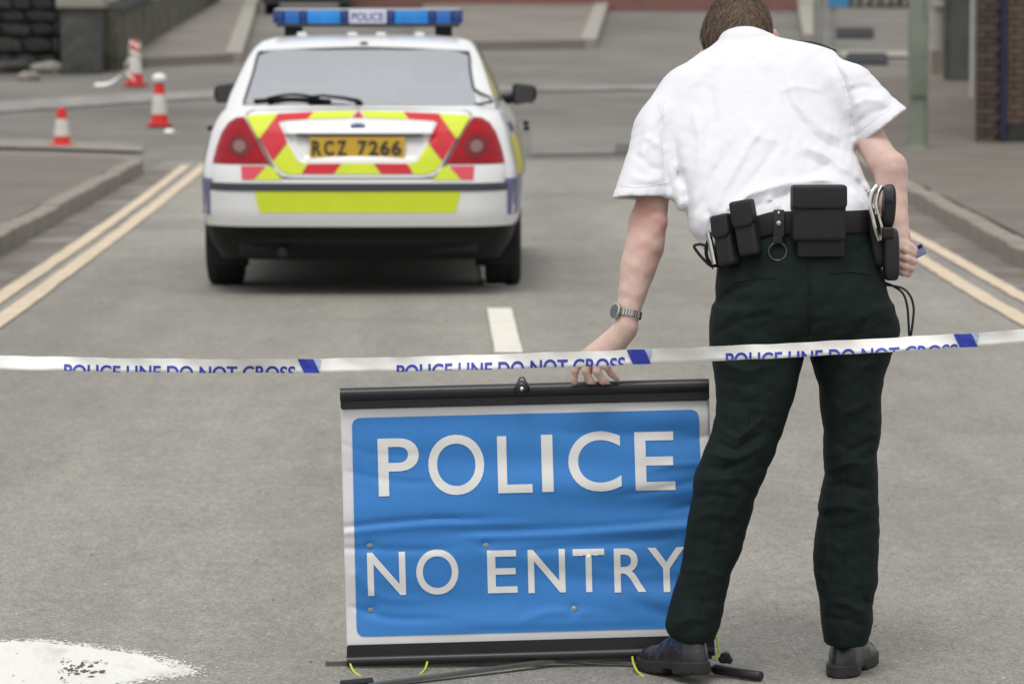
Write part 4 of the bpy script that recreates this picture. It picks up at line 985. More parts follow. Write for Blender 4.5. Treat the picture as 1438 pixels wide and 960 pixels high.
bm = bmesh.new(); q = at(733, 544, YS_-.02); lathe(bm, [(.017, 0), (.019, .006), (.014, .014), (.006, .017)], 16, Matrix.Translation(q) @ Matrix.Rotation(math.pi/2, 4, 'X')); kn = autosmooth(bmo('top_clip', bm, M['vinyl_black'], sgn), 60)
bm = bmesh.new(); q = at(733, 546, YS_-.036); lathe(bm, [(.005, 0), (.005, .004), (.002, .006)], 12, Matrix.Translation(q) @ Matrix.Rotation(math.pi/2, 4, 'X')); bmo('stud', bm, M['chrome'], kn)
bm = bmesh.new(); q = at(733, 534, YS_-.005); tube(bm, [q+Vector((math.cos(a)*.008, 0, math.sin(a)*.008)) for a in [2*math.pi*k/16 for k in range(16)]], .0026, 8, closed=True); bmo('eyelet', bm, M['metal_grey'], kn)
# stand: a flat cross bar behind and two folding feet
bar('cross_bar', (457, 928.5), (1000, 914), (457, 939.5), (1000, 925), YS_+.02, .012, M['metal_grey'], .001)
def gbar(name, A, B, wd, th, m):
    bm = bmesh.new(); a = Vector(A); b = Vector(B); d = (b-a).normalized(); s = d.cross(Vector((0, 0, 1))).normalized()*wd/2; u = Vector((0, 0, th))
    vs = [bm.verts.new(p) for p in (a-s, a+s, b+s, b-s, a-s+u, a+s+u, b+s+u, b-s+u)]
    for f in ((0, 3, 2, 1), (4, 5, 6, 7), (0, 1, 5, 4), (1, 2, 6, 5), (2, 3, 7, 6), (3, 0, 4, 7)): bm.faces.new([vs[i] for i in f])
    return bmo(name, bm, m, sgn)
A = at(800, 922, YS_+.03); B = gr(520, 966)
gbar('foot_bar', (A.x, A.y, .012), (B.x, B.y, .004), .022, .008, M['metal_grey'])
A = at(600, 925, YS_+.10); B = gr(1006, 942)
gbar('foot_bar', (A.x-.1, A.y+.15, .006), (B.x-.02, B.y, .004), .02, .008, M['metal_grey'])
bm = bmesh.new(); tube(bm, [gr(480, 966)+Vector((0, 0, .010)), gr(522, 962)+Vector((0, 0, .010))], .010, 12); autosmooth(bmo('foot_grip', bm, M['vinyl_black'], sgn), 50)
g0 = gr(1003, 948)+Vector((0, 0, .016)); g1 = gr(1069, 957)+Vector((0, 0, .014))
bm = bmesh.new(); tube(bm, [g0+(g1-g0)*t for t in (0, .02, .5, .98, 1)], [.010, .0125, .0125, .0125, .010], 16); autosmooth(bmo('foot_grip', bm, M['vinyl_black'], sgn), 50)
bm = bmesh.new(); tube(bm, [g0+(g0-g1)*.9, g0], .007, 10); autosmooth(bmo('foot_rod', bm, M['metal_grey'], sgn), 50)
for px, py, r in ((1018, 921, .013), (1013, 924, .008), (1024, 925, .008)):
    q = at(px, py, YS_-.02); bm = bmesh.new(); tube(bm, [q-Vector((0, .012, 0)), q+Vector((0, .02, 0))], r, 12); bx(bm, q-Vector((r*.6, .016, r*1.2)), q+Vector((r*.6, 0, r*.9)), .003); autosmooth(bmo('wing_knob', bm, M['vinyl_black'], sgn), 50)
def cord(pts, r=.0028):
    bm = bmesh.new(); tube(bm, smooth_line([at(x, y, Y) for x, y, Y in pts], 6), r, 8); autosmooth(bmo('elastic_cord', bm, M['cord'], sgn), 60)
cord([(492, 932, 10.03), (497, 942, 9.98), (508, 950, 9.93), (521, 956, 9.9), (532, 962, 9.87)])
cord([(600, 929, 10.03), (596, 940, 9.99), (585, 950, 9.94), (572, 956, 9.9), (556, 958, 9.88), (548, 962, 9.87)])
cord([(888, 922, 10.03), (890, 932, 9.98), (896, 943, 9.94), (905, 950, 9.91)])
cord([(1006, 890, 10.03), (1008, 905, 10.02), (1010, 918, 10.01), (1004, 926, 10.0)])

# ================================================================== BARRIER TAPE
YT = 9.45
C_ = smooth_line([(-900, 470, 0), (-500, 492, 0), (-120, 507.5, 0), (0, 509, 0), (120, 511.5, 0), (240, 513.2, 0), (360, 513.8, 0), (470, 513, 0), (600, 510.5, 0), (720, 507, 0), (900, 501, 0), (1130, 490.5, 0), (1357, 477.5, 0), (1438, 472, 0), (1560, 463, 0), (1900, 430, 0), (2300, 380, 0)], 14)
cxs = np.array([p.x for p in C_]); cys = np.array([p.y for p in C_]); HW = 10.3
def tpos(px, v, off=0):
    """v: +1 top edge, -1 bottom fold"""
    cy = float(np.interp(px, cxs, cys)); hw_ = HW-.5*math.sin(px*.006); cy += .35*math.sin(px*.047)+.25*math.sin(px*.11+2); roll = .010*math.sin(px*.0105+1)+.007*math.sin(px*.031)+.003*math.sin(px*.083+v)+.002*math.sin(px*.17+3*v)
    q = at(px, cy-hw_*v, YT+roll*v*.5+.004*math.sin(px*.02)); q.y -= off; return q
tape = thing('barrier_tape', 'white and blue barrier tape reading POLICE LINE DO NOT CROSS stretched across the road', 'barrier tape', (0, YT, at(719, 505, YT).z))
V = []; F = []; nn = 400; rows = [1, .5, 0, -.5, -1]
for i in range(nn+1):
    px = -890+3170*i/nn
    for r_ in rows: q = tpos(px, r_); q.y += .0015*math.cos(r_*1.57); V.append(q)
    V.append(tpos(px, -.99)+Vector((0, .004, -.0005))); V.append(tpos(px, 0)+Vector((0, .008, 0))); V.append(tpos(px, .93)+Vector((0, .006, 0)))
    if i:
        m_ = 8
        for k in range(m_-1): a = (i-1)*m_+k; F.append((a, a+1, a+m_+1, a+m_))
obj('band', V, F, mat('tape_film', (.90, .90, .86), .5, noise=[(5, .03)], bump=(35, .25, .003)), tape, True)
for a, b, cut_l, cut_r in ((90, 415, .49, .46), (557, 878, .52, .42), (1019, 1345, .40, .62)):
    V, F, _ = word('POLICE LINE DO NOT CROSS', .018); bm = print_bm(V, F, maxlen=.03)
    # the lower part of the letters is folded to the back: drop it
    zz = {}
    def vert_v(x, y):
        top = -.16+(-.05 if a < 1000 else .0); 
        return top-(1-y)*2.25*(1+0*x)
    if a > 1000:
        def vv(x, y): return (.02-.62*x*.75)-(1-y)*2.1
    else:
        def vv(x, y): return (-.02+(.10*x if a > 500 else -.0))-(1-y)*2.0
    for v in bm.verts: x, y = v.co.x, v.co.y; v.co = (x, vv(x, y), 0)
    bmesh.ops.bisect_plane(bm, geom=bm.verts[:]+bm.edges[:]+bm.faces[:], plane_co=(0, -.97, 0), plane_no=(0, -1, 0), clear_outer=True)
    for v in bm.verts: v.co = tpos(a+(b-a)*v.co.x, v.co.y, .0012)
    bmo('lettering', bm, M['tape_blue'], tape, fix=False)
M['tape_pale'] = mat('tape_pale_blue', (.42, .52, .72), .4)
for x0, x1, sl_ in ((418, 440, 9), (880, 905, 9), (1339, 1364, 9)):
    for (c0, c1, m_, o_) in ((x0, x1, 'tape_blue', .0012), (x1+1, x1+11, 'tape_pale', .0010)):
        poly = [(c0, .97), (c1, .97), (c1+sl_*(1 if m_ == 'tape_blue' else -.4), -.97), (c0+sl_, -.97)]
        patch('separator', [(p[0]/100, p[1]/10) for p in poly], .05, lambda s, t, d, o_=o_: tpos(s*100, t*10, o_), M[m_], tape, local=False, smooth=False)
# ================================================================== OFFICER (signed-distance figure, meshed with surface nets)
def mesh_sdf(f, lo, hi, h, B=8):
    lo = np.array(lo, float); hi = np.array(hi, float); nb = np.ceil((hi-lo)/(h*B)).astype(int)
    g = np.stack(np.meshgrid(*[np.arange(n) for n in nb], indexing='ij'), -1).reshape(-1, 3)
    c = lo+(g+.5)*B*h; keep = np.abs(f(c[:, 0], c[:, 1], c[:, 2])) < B*h*.866*1.35+.012
    g = g[keep]; l = np.arange(B+1); ll = np.stack(np.meshgrid(l, l, l, indexing='ij'), -1).reshape(-1, 3)
    N = nb*B+2; VP = []; VI = []; QA = []
    gid = lambda I: (I[..., 0]*N[1]+I[..., 1])*N[2]+I[..., 2]
    for s in range(0, len(g), 400):
        G = g[s:s+400]; I = (G[:, None, :]*B+ll[None]).reshape(-1, 3); P = lo+I*h
        D = f(P[:, 0], P[:, 1], P[:, 2]).reshape(len(G), B+1, B+1, B+1)
        D = np.where(np.abs(D) < 1e-7, 1e-7, D)
        acc = np.zeros((len(G), B, B, B, 3)); cnt = np.zeros((len(G), B, B, B))
        for ax in range(3):
            sa = [slice(None)]*4; sb = [slice(None)]*4; sa[ax+1] = slice(0, B); sb[ax+1] = slice(1, B+1)
            a = D[tuple(sa)]; b = D[tuple(sb)]; ch = (a < 0) != (b < 0); t = np.where(ch, a/(a-b+1e-12), 0)
            o1, o2 = [k for k in range(3) if k != ax]
            for i in (0, 1):
                for j in (0, 1):
                    q = [slice(None)]*4; q[o1+1] = slice(i, i+B); q[o2+1] = slice(j, j+B)
                    cc = ch[tuple(q)]; tt = t[tuple(q)]; cnt += cc
                    acc[..., ax] += np.where(cc, tt, 0); acc[..., o1] += cc*i; acc[..., o2] += cc*j
            # quads for edges owned by this block
            q = [slice(None)]*4; q[o1+1] = slice(0, B); q[o2+1] = slice(0, B); cc = ch[tuple(q)]; w_ = np.argwhere(cc)
            if len(w_):
                base = G[w_[:, 0]]*B+w_[:, 1:]; e1 = np.zeros(3, int); e1[o1] = 1; e2 = np.zeros(3, int); e2[o2] = 1
                ok = (base[:, o1] > 0) & (base[:, o2] > 0); neg = a[tuple(q)][cc] < 0
                qd = np.stack([gid(base-e1-e2), gid(base-e2), gid(base), gid(base-e1)], 1)
                fl = neg if ax != 1 else ~neg; qd[~fl] = qd[~fl][:, ::-1]; QA.append(qd[ok])
        m = cnt > 0; w_ = np.argwhere(m); I = G[w_[:, 0]]*B+w_[:, 1:]
        VP.append(lo+(I+acc[m]/cnt[m][:, None])*h); VI.append(gid(I))
    VP = np.concatenate(VP); VI = np.concatenate(VI); Q = np.concatenate(QA)
    o = np.argsort(VI); VS = VI[o]; k = np.searchsorted(VS, Q); k = np.minimum(k, len(VS)-1); ok = (VS[k] == Q).all(1); return VP, o[k][ok].astype(np.int32)
def sdf_obj(name, f, lo, hi, h, m, parent, relax=2, mask=None, **k):
    V, F = mesh_sdf(f, lo, hi, h)
    for _ in range(relax):      # light relaxing smooths the grid steps
        A = np.zeros_like(V); c = np.zeros(len(V))
        for i in range(4):
            j = (i+1) % 4; np.add.at(A, F[:, i], V[F[:, j]]); np.add.at(c, F[:, i], 1)
            np.add.at(A, F[:, j], V[F[:, i]]); np.add.at(c, F[:, j], 1)
        V = V*.5+.5*A/np.maximum(c, 1)[:, None]
    me = make_mesh(name, V, F, m, True); o = link(name, me, parent)
    for a, b in k.items(): o[a] = b
    return o
def smin(a, b, k): h_ = np.clip(.5+.5*(b-a)/k, 0, 1); return b+(a-b)*h_-k*h_*(1-h_)
def smax(a, b, k): return -smin(-a, -b, k)
def cap(x, y, z, a, b, ra, rb, fy=1.0):
    """tapered capsule; fy>1 flattens it in y"""
    ax, ay, az = a; bx_, by_, bz = b; dx, dy, dz = bx_-ax, (by_-ay), bz-az
    px_, py_, pz_ = x-ax, (y-ay), z-az; t = np.clip((px_*dx+py_*dy+pz_*dz)/(dx*dx+dy*dy+dz*dz+1e-12), 0, 1)
    return np.sqrt((px_-t*dx)**2+((py_-t*dy)*fy)**2+(pz_-t*dz)**2)-(ra+(rb-ra)*t)
def chain(x, y, z, P, R, k=.012, fy=1.0):
    d = None
    for i in range(len(P)-1):
        c = cap(x, y, z, P[i], P[i+1], R[i], R[i+1], fy); d = c if d is None else smin(d, c, k)
    return d
def ell(x, y, z, c, r, roll=0):
    cr, sr = math.cos(roll), math.sin(roll); dx, dy, dz = x-c[0], y-c[1], z-c[2]; ux = dx*cr+dz*sr; uz = -dx*sr+dz*cr
    q = np.sqrt((ux/r[0])**2+(dy/r[1])**2+(uz/r[2])**2); return (q-1)*min(r)
class Slices:
    """a form given by level cuts: sight-line height, left and right edge, distance, half depth"""
    def __init__(s, rows, n=2.3, sm=True):
        Z = []; X = []; W = []; Yc = []; R = []
        for py, xl, xr, yc, ry in rows:
            a = at(xl, py, yc); b = at(xr, py, yc); Z.append((a.z+b.z)/2); X.append((a.x+b.x)/2); W.append((b.x-a.x)/2); Yc.append(yc); R.append(ry)
        o = np.argsort(Z); s.Z = np.array(Z)[o]; s.T = [np.array(q)[o] for q in (X, W, Yc, R)]; s.n = n
        # resample smoothly
        zz = np.linspace(s.Z[0], s.Z[-1], 160); T = []
        for q in s.T:
            v = np.interp(zz, s.Z, q)
            if sm:
                kk = np.array([1, 2, 3, 2, 1])/9; v = np.convolve(np.pad(v, 2, 'edge'), kk, 'valid')
            T.append(v)
        s.Z = zz; s.T = T
    def __call__(s, x, y, z, cap_=True, grow=0):
        cx, wx, cy, wy = [np.interp(z, s.Z, q) for q in s.T]
        wx = np.maximum(wx+grow, .012); wy = np.maximum(wy+grow, .012); q = (np.abs((x-cx)/wx)**s.n+np.abs((y-cy)/wy)**s.n)**(1/s.n)
        d = (q-1)*np.minimum(wx, wy)
        if cap_: d = np.maximum(d, np.maximum(s.Z[0]-z, z-s.Z[-1]))
        return d
def fold(x, z, P, Yr, wd, amp):
    """a crease following points P seen at distance Yr; wd and amp in metres"""
    Q = [at(a, b, Yr) for a, b in P]; m = None
    for i in range(len(Q)-1):
        ax, az = Q[i].x, Q[i].z; dx, dz = Q[i+1].x-ax, Q[i+1].z-az
        t = np.clip(((x-ax)*dx+(z-az)*dz)/(dx*dx+dz*dz), 0, 1); e = (x-ax-t*dx)**2+(z-az-t*dz)**2; m = e if m is None else np.minimum(m, e)
    # fades out at both ends
    ax, az = Q[0].x, Q[0].z; bx_, bz = Q[-1].x, Q[-1].z; tt = ((x-ax)*(bx_-ax)+(z-az)*(bz-az))/((bx_-ax)**2+(bz-az)**2)
    en = np.clip(tt*5+.15, 0, 1)*np.clip((1-tt)*5+.15, 0, 1); return amp*(.45*np.exp(-m/wd**2)+.55*np.exp(-np.sqrt(m)/(wd*.75)))*en
def ripple(x, y, z, amp, s=1.0, seed=0):
    r = np.random.RandomState(seed); d = 0
    for k in range(7):
        f = s*(18+14*k); a, b, c = r.normal(size=3); n_ = math.sqrt(a*a+b*b+c*c); d = d+amp/(1+k*.8)*np.sin((a*x+b*y+c*z)/n_*f+r.uniform(0, 6)+1.3*np.sin(z*9+k)+1.1*np.sin(x*11-k))
    return d

def ridged(x, z, amp, sc, ang, seed):
    """sharp irregular creases running along one direction"""
    r = np.random.RandomState(seed); c, s_ = math.cos(ang), math.sin(ang); d = 0
    for k in range(4):
        f = sc*(1+.7*k); p = r.uniform(0, 6, 4); u = x*c+z*s_; v = -x*s_+z*c
        ph = v*f+1.6*np.sin(u*f*.31+p[0]+1.2*np.sin(v*f*.2+p[3]))+p[1]; d = d+amp/(1+k*.7)*(.64-np.abs(np.sin(ph)))*(.5+.5*np.sin(u*f*.23+v*f*.11+p[2]))
    return d

M['shirt'] = mat('shirt_cotton', (.71, .71, .74), .85, noise=(90, .015), bump=(420, .10, .0006))
M['trouser'] = mat('trouser_cloth', (.0042, .0105, .0086), .85, noise=[(60, .2), (400, .2)], bump=(500, .2, .0006), spec=.3)
M['skin'] = mat('skin', (.60, .42, .36), .6, noise=[(14, .07), (60, .06), (220, .05)], dark=(6, (.60, .30, .25), .50, .72), sss=.12, bump=(180, .4, .0008), spec=.35)
M['hair'] = mat('hair', (.115, .078, .052), .6, noise=(60, .3), spec=.3)
M['hair_l'] = mat('hair_light', (.155, .108, .074), .55, spec=.3)
M['leather'] = mat('shoe_leather', (.020, .020, .023), .34, noise=(20, .2), bump=(120, .25, .001), coat=.15)
M['sole'] = mat('sole_rubber', (.022, .021, .020), .7, bump=(150, .3, .001))
M['nylon'] = mat('nylon', (.011, .011, .012), .6, noise=(40, .15), bump=(500, .3, .0008))
M['steel'] = mat('steel', (.62, .60, .55), .22, 1, noise=(30, .1))
M['watch_steel'] = mat('watch_steel', (.45, .44, .41), .3, .9)
M['watch_face'] = mat('watch_face', (.08, .09, .09), .15)

per = thing('person', 'policeman in white short sleeved shirt and dark green trousers bending over the blue sign', 'person', (0.83, 9.95, 0))
A_ = lambda px, py, Y: tuple(at(px, py, Y))
# ---- shirt
TOR = Slices([(50, 1040, 1080, 10.35, .03), (56, 1018, 1112, 10.35, .055), (62, 1002, 1146, 10.34, .075), (72, 985, 1172, 10.33, .10), (90, 962, 1186, 10.31, .12), (115, 942, 1192, 10.285, .135), (145, 930, 1190, 10.25, .145), (180, 926, 1192, 10.20, .15),
              (215, 930, 1198, 10.15, .15), (250, 938, 1216, 10.10, .15), (280, 944, 1227, 10.06, .15), (305, 955, 1229, 10.03, .145), (325, 968, 1228, 10.01, .14), (350, 985, 1226, 10.0, .125)], n=2.2)
# folds: points, distance, width, height (+ ridge, - valley)
FS = [([(985, 318), (1012, 262), (1045, 210), (1075, 175)], .010, .007), ([(975, 300), (1000, 245), (1030, 200)], .012, -.006), ([(1002, 318), (1030, 275), (1070, 230), (1100, 190)], .010, -.005), ([(962, 322), (965, 280), (958, 235)], .012, -.007),
      ([(1000, 300), (1050, 268), (1100, 254), (1150, 250), (1190, 256)], .012, .011), ([(1010, 318), (1060, 285), (1110, 268), (1160, 266)], .012, -.010), ([(1080, 245), (1110, 251), (1145, 240), (1175, 222)], .010, -.005),
      ([(1098, 100), (1110, 150), (1140, 190), (1170, 208), (1192, 214)], .010, -.006), ([(1110, 100), (1125, 150), (1150, 178), (1185, 198)], .010, .006), ([(1130, 205), (1160, 218), (1195, 245)], .010, .007), ([(1120, 215), (1155, 235), (1190, 262)], .012, -.007),
      ([(1035, 60), (1015, 90), (975, 120), (950, 150)], .014, .005), ([(1050, 75), (1085, 110), (1090, 150)], .014, -.004), ([(940, 170), (950, 215), (955, 262)], .010, -.007), ([(975, 150), (985, 200), (975, 250)], .014, .006), ([(1000, 120), (1005, 170), (990, 215)], .012, -.005),
      ([(1060, 290), (1075, 275), (1100, 300)], .007, .007), ([(1085, 300), (1095, 280), (1100, 262)], .007, -.007), ([(1190, 262), (1205, 280), (1215, 298)], .008, .007), ([(1198, 250), (1215, 268), (1224, 285)], .007, -.006),
      ([(1040, 160), (1060, 190), (1100, 200)], .012, .004), ([(1095, 130), (1120, 122), (1160, 128)], .008, .004), ([(1010, 290), (1020, 310), (1018, 330)], .007, .007), ([(990, 290), (996, 318), (992, 335)], .006, -.006), ([(1045, 270), (1040, 290), (1048, 305)], .007, -.006)]
FSL = [([(1172, 85), (1186, 110), (1196, 150), (1203, 195)], .007, -.009), ([(1183, 85), (1196, 110), (1206, 150), (1210, 185)], .007, .004), ([(1195, 150), (1215, 140), (1245, 142)], .010, .006), ([(1190, 130), (1215, 122), (1235, 128)], .008, -.005), ([(1200, 175), (1225, 158), (1255, 152)], .008, -.004),
       ([(925, 150), (931, 185), (933, 225), (935, 262)], .007, -.010), ([(915, 165), (905, 200), (898, 240)], .012, .006), ([(905, 190), (925, 205), (932, 212)], .008, .005), ([(890, 215), (915, 235), (930, 240)], .009, -.005), ([(880, 245), (905, 252), (930, 250)], .010, .004)]
sL0, sL1 = A_(950, 160, 10.23), A_(901, 277, 10.08); sR0, sR1 = A_(1150, 118, 10.26), A_(1241, 184, 10.16)
def unit(a, b): v = np.array(b)-np.array(a); return v/np.linalg.norm(v)
uL = unit(sL0, sL1); uR = unit(sR0, sR1)
def plane(x, y, z, p, n): return (x-p[0])*n[0]+(y-p[1])*n[1]+(z-p[2])*n[2]
cuffLn = unit((0, 0, 0), (.02, -.12, -1)); cuffRn = unit((0, 0, 0), (.60, -.1, -.78))
cuffLp = A_(901, 277, 10.05); cuffRp = A_(1236, 181, 10.1)
def shirt_f(x, y, z):
    d = TOR(x, y, z)
    fs = sum(fold(x, z, P, 10.05, wd*1.0, amp*1.55) for P, wd, amp in FS)
    d = d-fs-ripple(x, y, z, .0012, .8, 3)+ridged(x, z, .0034, 34, .95, 2)+ridged(x, z, .0022, 40, -.6, 8)
    # sleeves
    L1 = tuple(np.array(sL1)+uL*.03); R1 = tuple(np.array(sR1)+uR*.03)
    l = chain(x, y, z, [A_(968, 138, 10.26), A_(934, 185, 10.20), L1], [.082, .073, .0655], .03)
    r = chain(x, y, z, [A_(1140, 110, 10.27), A_(1188, 137, 10.22), R1], [.078, .078, .076], .03)
    l = smax(l, plane(x, y, z, cuffLp, cuffLn), .004); r = smax(r, plane(x, y, z, cuffRp, cuffRn), .004)
    # hollow cuffs, hem stitching
    hl = cap(x, y, z, tuple(np.array(sL1)-uL*.05), tuple(np.array(sL1)+uL*.1), .048, .057); hr = cap(x, y, z, tuple(np.array(sR1)-uR*.05), tuple(np.array(sR1)+uR*.1), .052, .066)
    f2 = sum(fold(x, z, P, 10.1, wd*1.0, amp*1.4) for P, wd, amp in FSL)
    for pp, nn_ in ((cuffLp, cuffLn), (cuffRp, cuffRn)):
        e = plane(x, y, z, pp, nn_); f2 = f2-.0022*np.exp(-((e+.026)/.0035)**2)
    rr_ = ridged(x, z, .0034, 46, .7, 5); l = l-f2+rr_; r = r-f2+rr_
    l = smax(l, -hl, .003); r = smax(r, -hr, .003)
    d = smin(smin(d, l, .022), r, .022)-0
    # collar band round the neck
    c0 = A_(1052, 58, 10.36); cc = ell(x, y, z, A_(1049, 62, 10.36), (.072, .07, .045), -.12); d = smin(d, cc, .02)
    # waist tuck
    return d
lo = at(850, 345, 9.9); hi = at(1285, 40, 10.6)
sdf_obj('shirt', shirt_f, (lo.x-.03, 9.83, 1.02), (hi.x+.03, 10.55, hi.z+.03), .0050, M['shirt'], per, 1)
# ---- trousers
LEGL = Slices([(430, 1001, 1135, 9.95, .13), (470, 999, 1134, 9.94, .125), (500, 1000, 1129, 9.93, .115), (530, 1003, 1122, 9.92, .11), (564, 1007, 1114, 9.91, .105), (606, 1001, 1099, 9.90, .10), (632, 990, 1090, 9.89, .10), (668, 976, 1074, 9.885, .095), (705, 971, 1059, 9.88, .09), (740, 965, 1050, 9.88, .085), (768, 961, 1043, 9.88, .085), (800, 955, 1028, 9.875, .08), (830, 945, 1021, 9.875, .08), (860, 938, 1015, 9.87, .085), (884, 932, 1007, 9.87, .09), (896, 944, 1005, 9.87, .08)], n=2.3)
LEGR = Slices([(430, 1125, 1252, 9.97, .13), (470, 1130, 1261, 9.97, .125), (495, 1136, 1253, 9.965, .12), (520, 1143, 1244, 9.96, .11), (550, 1150, 1238, 9.955, .105), (606, 1156, 1236, 9.95, .10), (645, 1158, 1230, 9.945, .095), (668, 1158, 1232, 9.945, .09), (695, 1151, 1233, 9.94, .088), (740, 1146, 1234, 9.94, .085), (781, 1142, 1232, 9.935, .082), (818, 1147, 1233, 9.93, .082), (848, 1152, 1226, 9.93, .085), (868, 1154, 1227, 9.93, .09), (890, 1156, 1221, 9.93, .09), (902, 1158, 1217, 9.93, .085)], n=2.3)
HIP = Slices([(316, 1012, 1226, 9.99, .135), (345, 1011, 1228, 9.985, .15), (375, 1009, 1238, 9.98, .16), (405, 1004, 1245, 9.97, .165), (435, 1004, 1253, 9.965, .165), (462, 1000, 1259, 9.96, .15), (485, 1000, 1257, 9.955, .13)], n=2.3)
FT = [([(1012, 455), (1035, 432), (1070, 420)], .008, .006), ([(1008, 470), (1040, 448), (1085, 440)], .008, -.006), ([(1010, 430), (1030, 408), (1060, 398)], .008, -.005), ([(1015, 410), (1040, 385), (1070, 378)], .008, .004), ([(1135, 395), (1137, 430), (1134, 480)], .007, -.012),
      ([(1010, 505), (1045, 520), (1080, 512)], .009, .006), ([(1015, 560), (1045, 565), (1085, 545)], .009, -.005), ([(1005, 600), (1035, 612), (1075, 580)], .008, .009), ([(1003, 618), (1030, 628), (1070, 605)], .007, -.009), ([(992, 635), (1030, 640), (1075, 620)], .008, .008), ([(985, 655), (1015, 655), (1055, 640)], .007, -.008),
      ([(978, 672), (1010, 668), (1050, 668)], .009, .006), ([(975, 700), (1000, 690), (1040, 698)], .008, -.006), ([(970, 725), (1000, 715), (1040, 725)], .010, .005), ([(1012, 680), (1005, 740), (998, 800), (985, 870)], .006, .004), ([(965, 760), (990, 755), (1030, 765)], .009, -.004), ([(955, 800), (985, 795), (1018, 808)], .009, .004), ([(945, 840), (975, 835), (1010, 845)], .009, -.004),
      ([(940, 872), (970, 862), (1008, 868)], .009, .005), ([(1165, 560), (1185, 580), (1225, 565)], .010, .005), ([(1170, 620), (1195, 632), (1228, 618)], .009, -.006), ([(1160, 665), (1190, 650), (1225, 652)], .009, .007), ([(1155, 690), (1185, 680), (1228, 690)], .009, -.007), ([(1150, 720), (1180, 710), (1225, 720)], .010, .005),
      ([(1148, 770), (1165, 760), (1185, 775)], .008, .005), ([(1185, 650), (1187, 720), (1183, 800), (1180, 880)], .006, .0045), ([(1165, 700), (1168, 770), (1162, 830)], .009, -.006), ([(1150, 800), (1165, 830), (1160, 870)], .009, .006), ([(1205, 820), (1215, 845), (1225, 850)], .008, -.008), ([(1170, 840), (1195, 850), (1222, 862)], .009, .007), ([(1158, 868), (1185, 868), (1215, 878)], .008, -.006),
      ([(1245, 420), (1225, 440), (1195, 448)], .009, .004), ([(1250, 450), (1225, 465), (1190, 468)], .009, -.004), ([(1240, 505), (1210, 515), (1170, 505)], .009, .005), ([(1005, 530), (1040, 540), (1070, 535)], .007, -.004)]
def tro_f(x, y, z):
    d = smin(smin(LEGL(x, y, z), LEGR(x, y, z), .008), HIP(x, y, z), .018)
    fs = sum(fold(x, z, P, 9.85, wd*.85, amp*.7) for P, wd, amp in FT)
    # creases sewn into the seat pockets
    for c, w_ in (((1062, 392), 26), ((1190, 378), 26)):
        a = at(c[0]-w_, c[1], 9.82); b = at(c[0]+w_, c[1], 9.82); fs = fs-.002*np.exp(-((z-a.z)/.0025)**2)*((x > a.x) & (x < b.x))
    d = d-fs-ripple(x, y, z, .0010, .9, 11)+ridged(x, z, .0034, 30, .55, 14)+ridged(x, z, .0024, 34, -.5, 17)+ridged(x, z, .0016, 30, 1.45, 19)
    zc_ = at(1080, 308, 9.9).z-np.maximum(0, at(1080, 308, 9.9).x-x)*.30; d = smax(d, z-zc_, .004)
    # open hems
    for sl in (LEGL, LEGR): d = smax(d, -np.maximum(sl(x, y, z, False, -.016), z-sl.Z[0]-.04), .002)
    return d
lo = at(930, 900, 9.9); hi = at(1265, 310, 9.9)
sdf_obj('trousers', tro_f, (lo.x-.03, 9.74, .075), (hi.x+.03, 10.18, 1.115), .0050, M['trouser'], per, 1)
# ---- body: head, neck, trunk, arms and hands in one skin
HC = A_(1035, 50, 10.46); HR = -.19
def rc(p, c, roll): dx, dz = p[0], p[2]; return (c[0]+dx*math.cos(roll)-dz*math.sin(roll), c[1]+p[1], c[2]+dx*math.sin(roll)+dz*math.cos(roll))
hp = lambda a, b, c: rc((a, b, c), HC, -HR)
FINGER_Y = 10.028
K = [A_(813, 505, 10.015), A_(825, 503, 10.005), A_(839, 502, 10.0), A_(853, 501, 10.005)]
FG = [[K[0], A_(808, 520, 10.018), A_(806, 532, 10.025), A_(807, 541, FINGER_Y)], [K[1], A_(822, 520, 10.005), A_(829, 535, 10.012), A_(837, 546, FINGER_Y-.004)],
      [K[2], A_(838, 521, 9.998), A_(846, 534, 10.008), A_(856, 543, FINGER_Y-.004)], [K[3], A_(851, 514, 10.0), A_(858, 524, 10.015), A_(866, 532, FINGER_Y)]]
FR = [(.0110, .0093, .0085, .0070), (.0120, .0102, .0092, .0075), (.0120, .0102, .0092, .0074), (.0110, .0093, .0082, .0068)]
RFG = [[A_(1262, 350, 9.99), A_(1272, 352, 9.975), A_(1283, 356, 9.985), A_(1284, 357, 10.005)], [A_(1262, 360, 9.985), A_(1273, 363, 9.972), A_(1283, 367, 9.983), A_(1284, 368, 10.0)],
       [A_(1261, 370, 9.985), A_(1271, 374, 9.974), A_(1280, 377, 9.985), A_(1280, 378, 10.0)], [A_(1260, 378, 9.99), A_(1268, 382, 9.98), A_(1275, 384, 9.99), A_(1275, 384, 10.0)]]
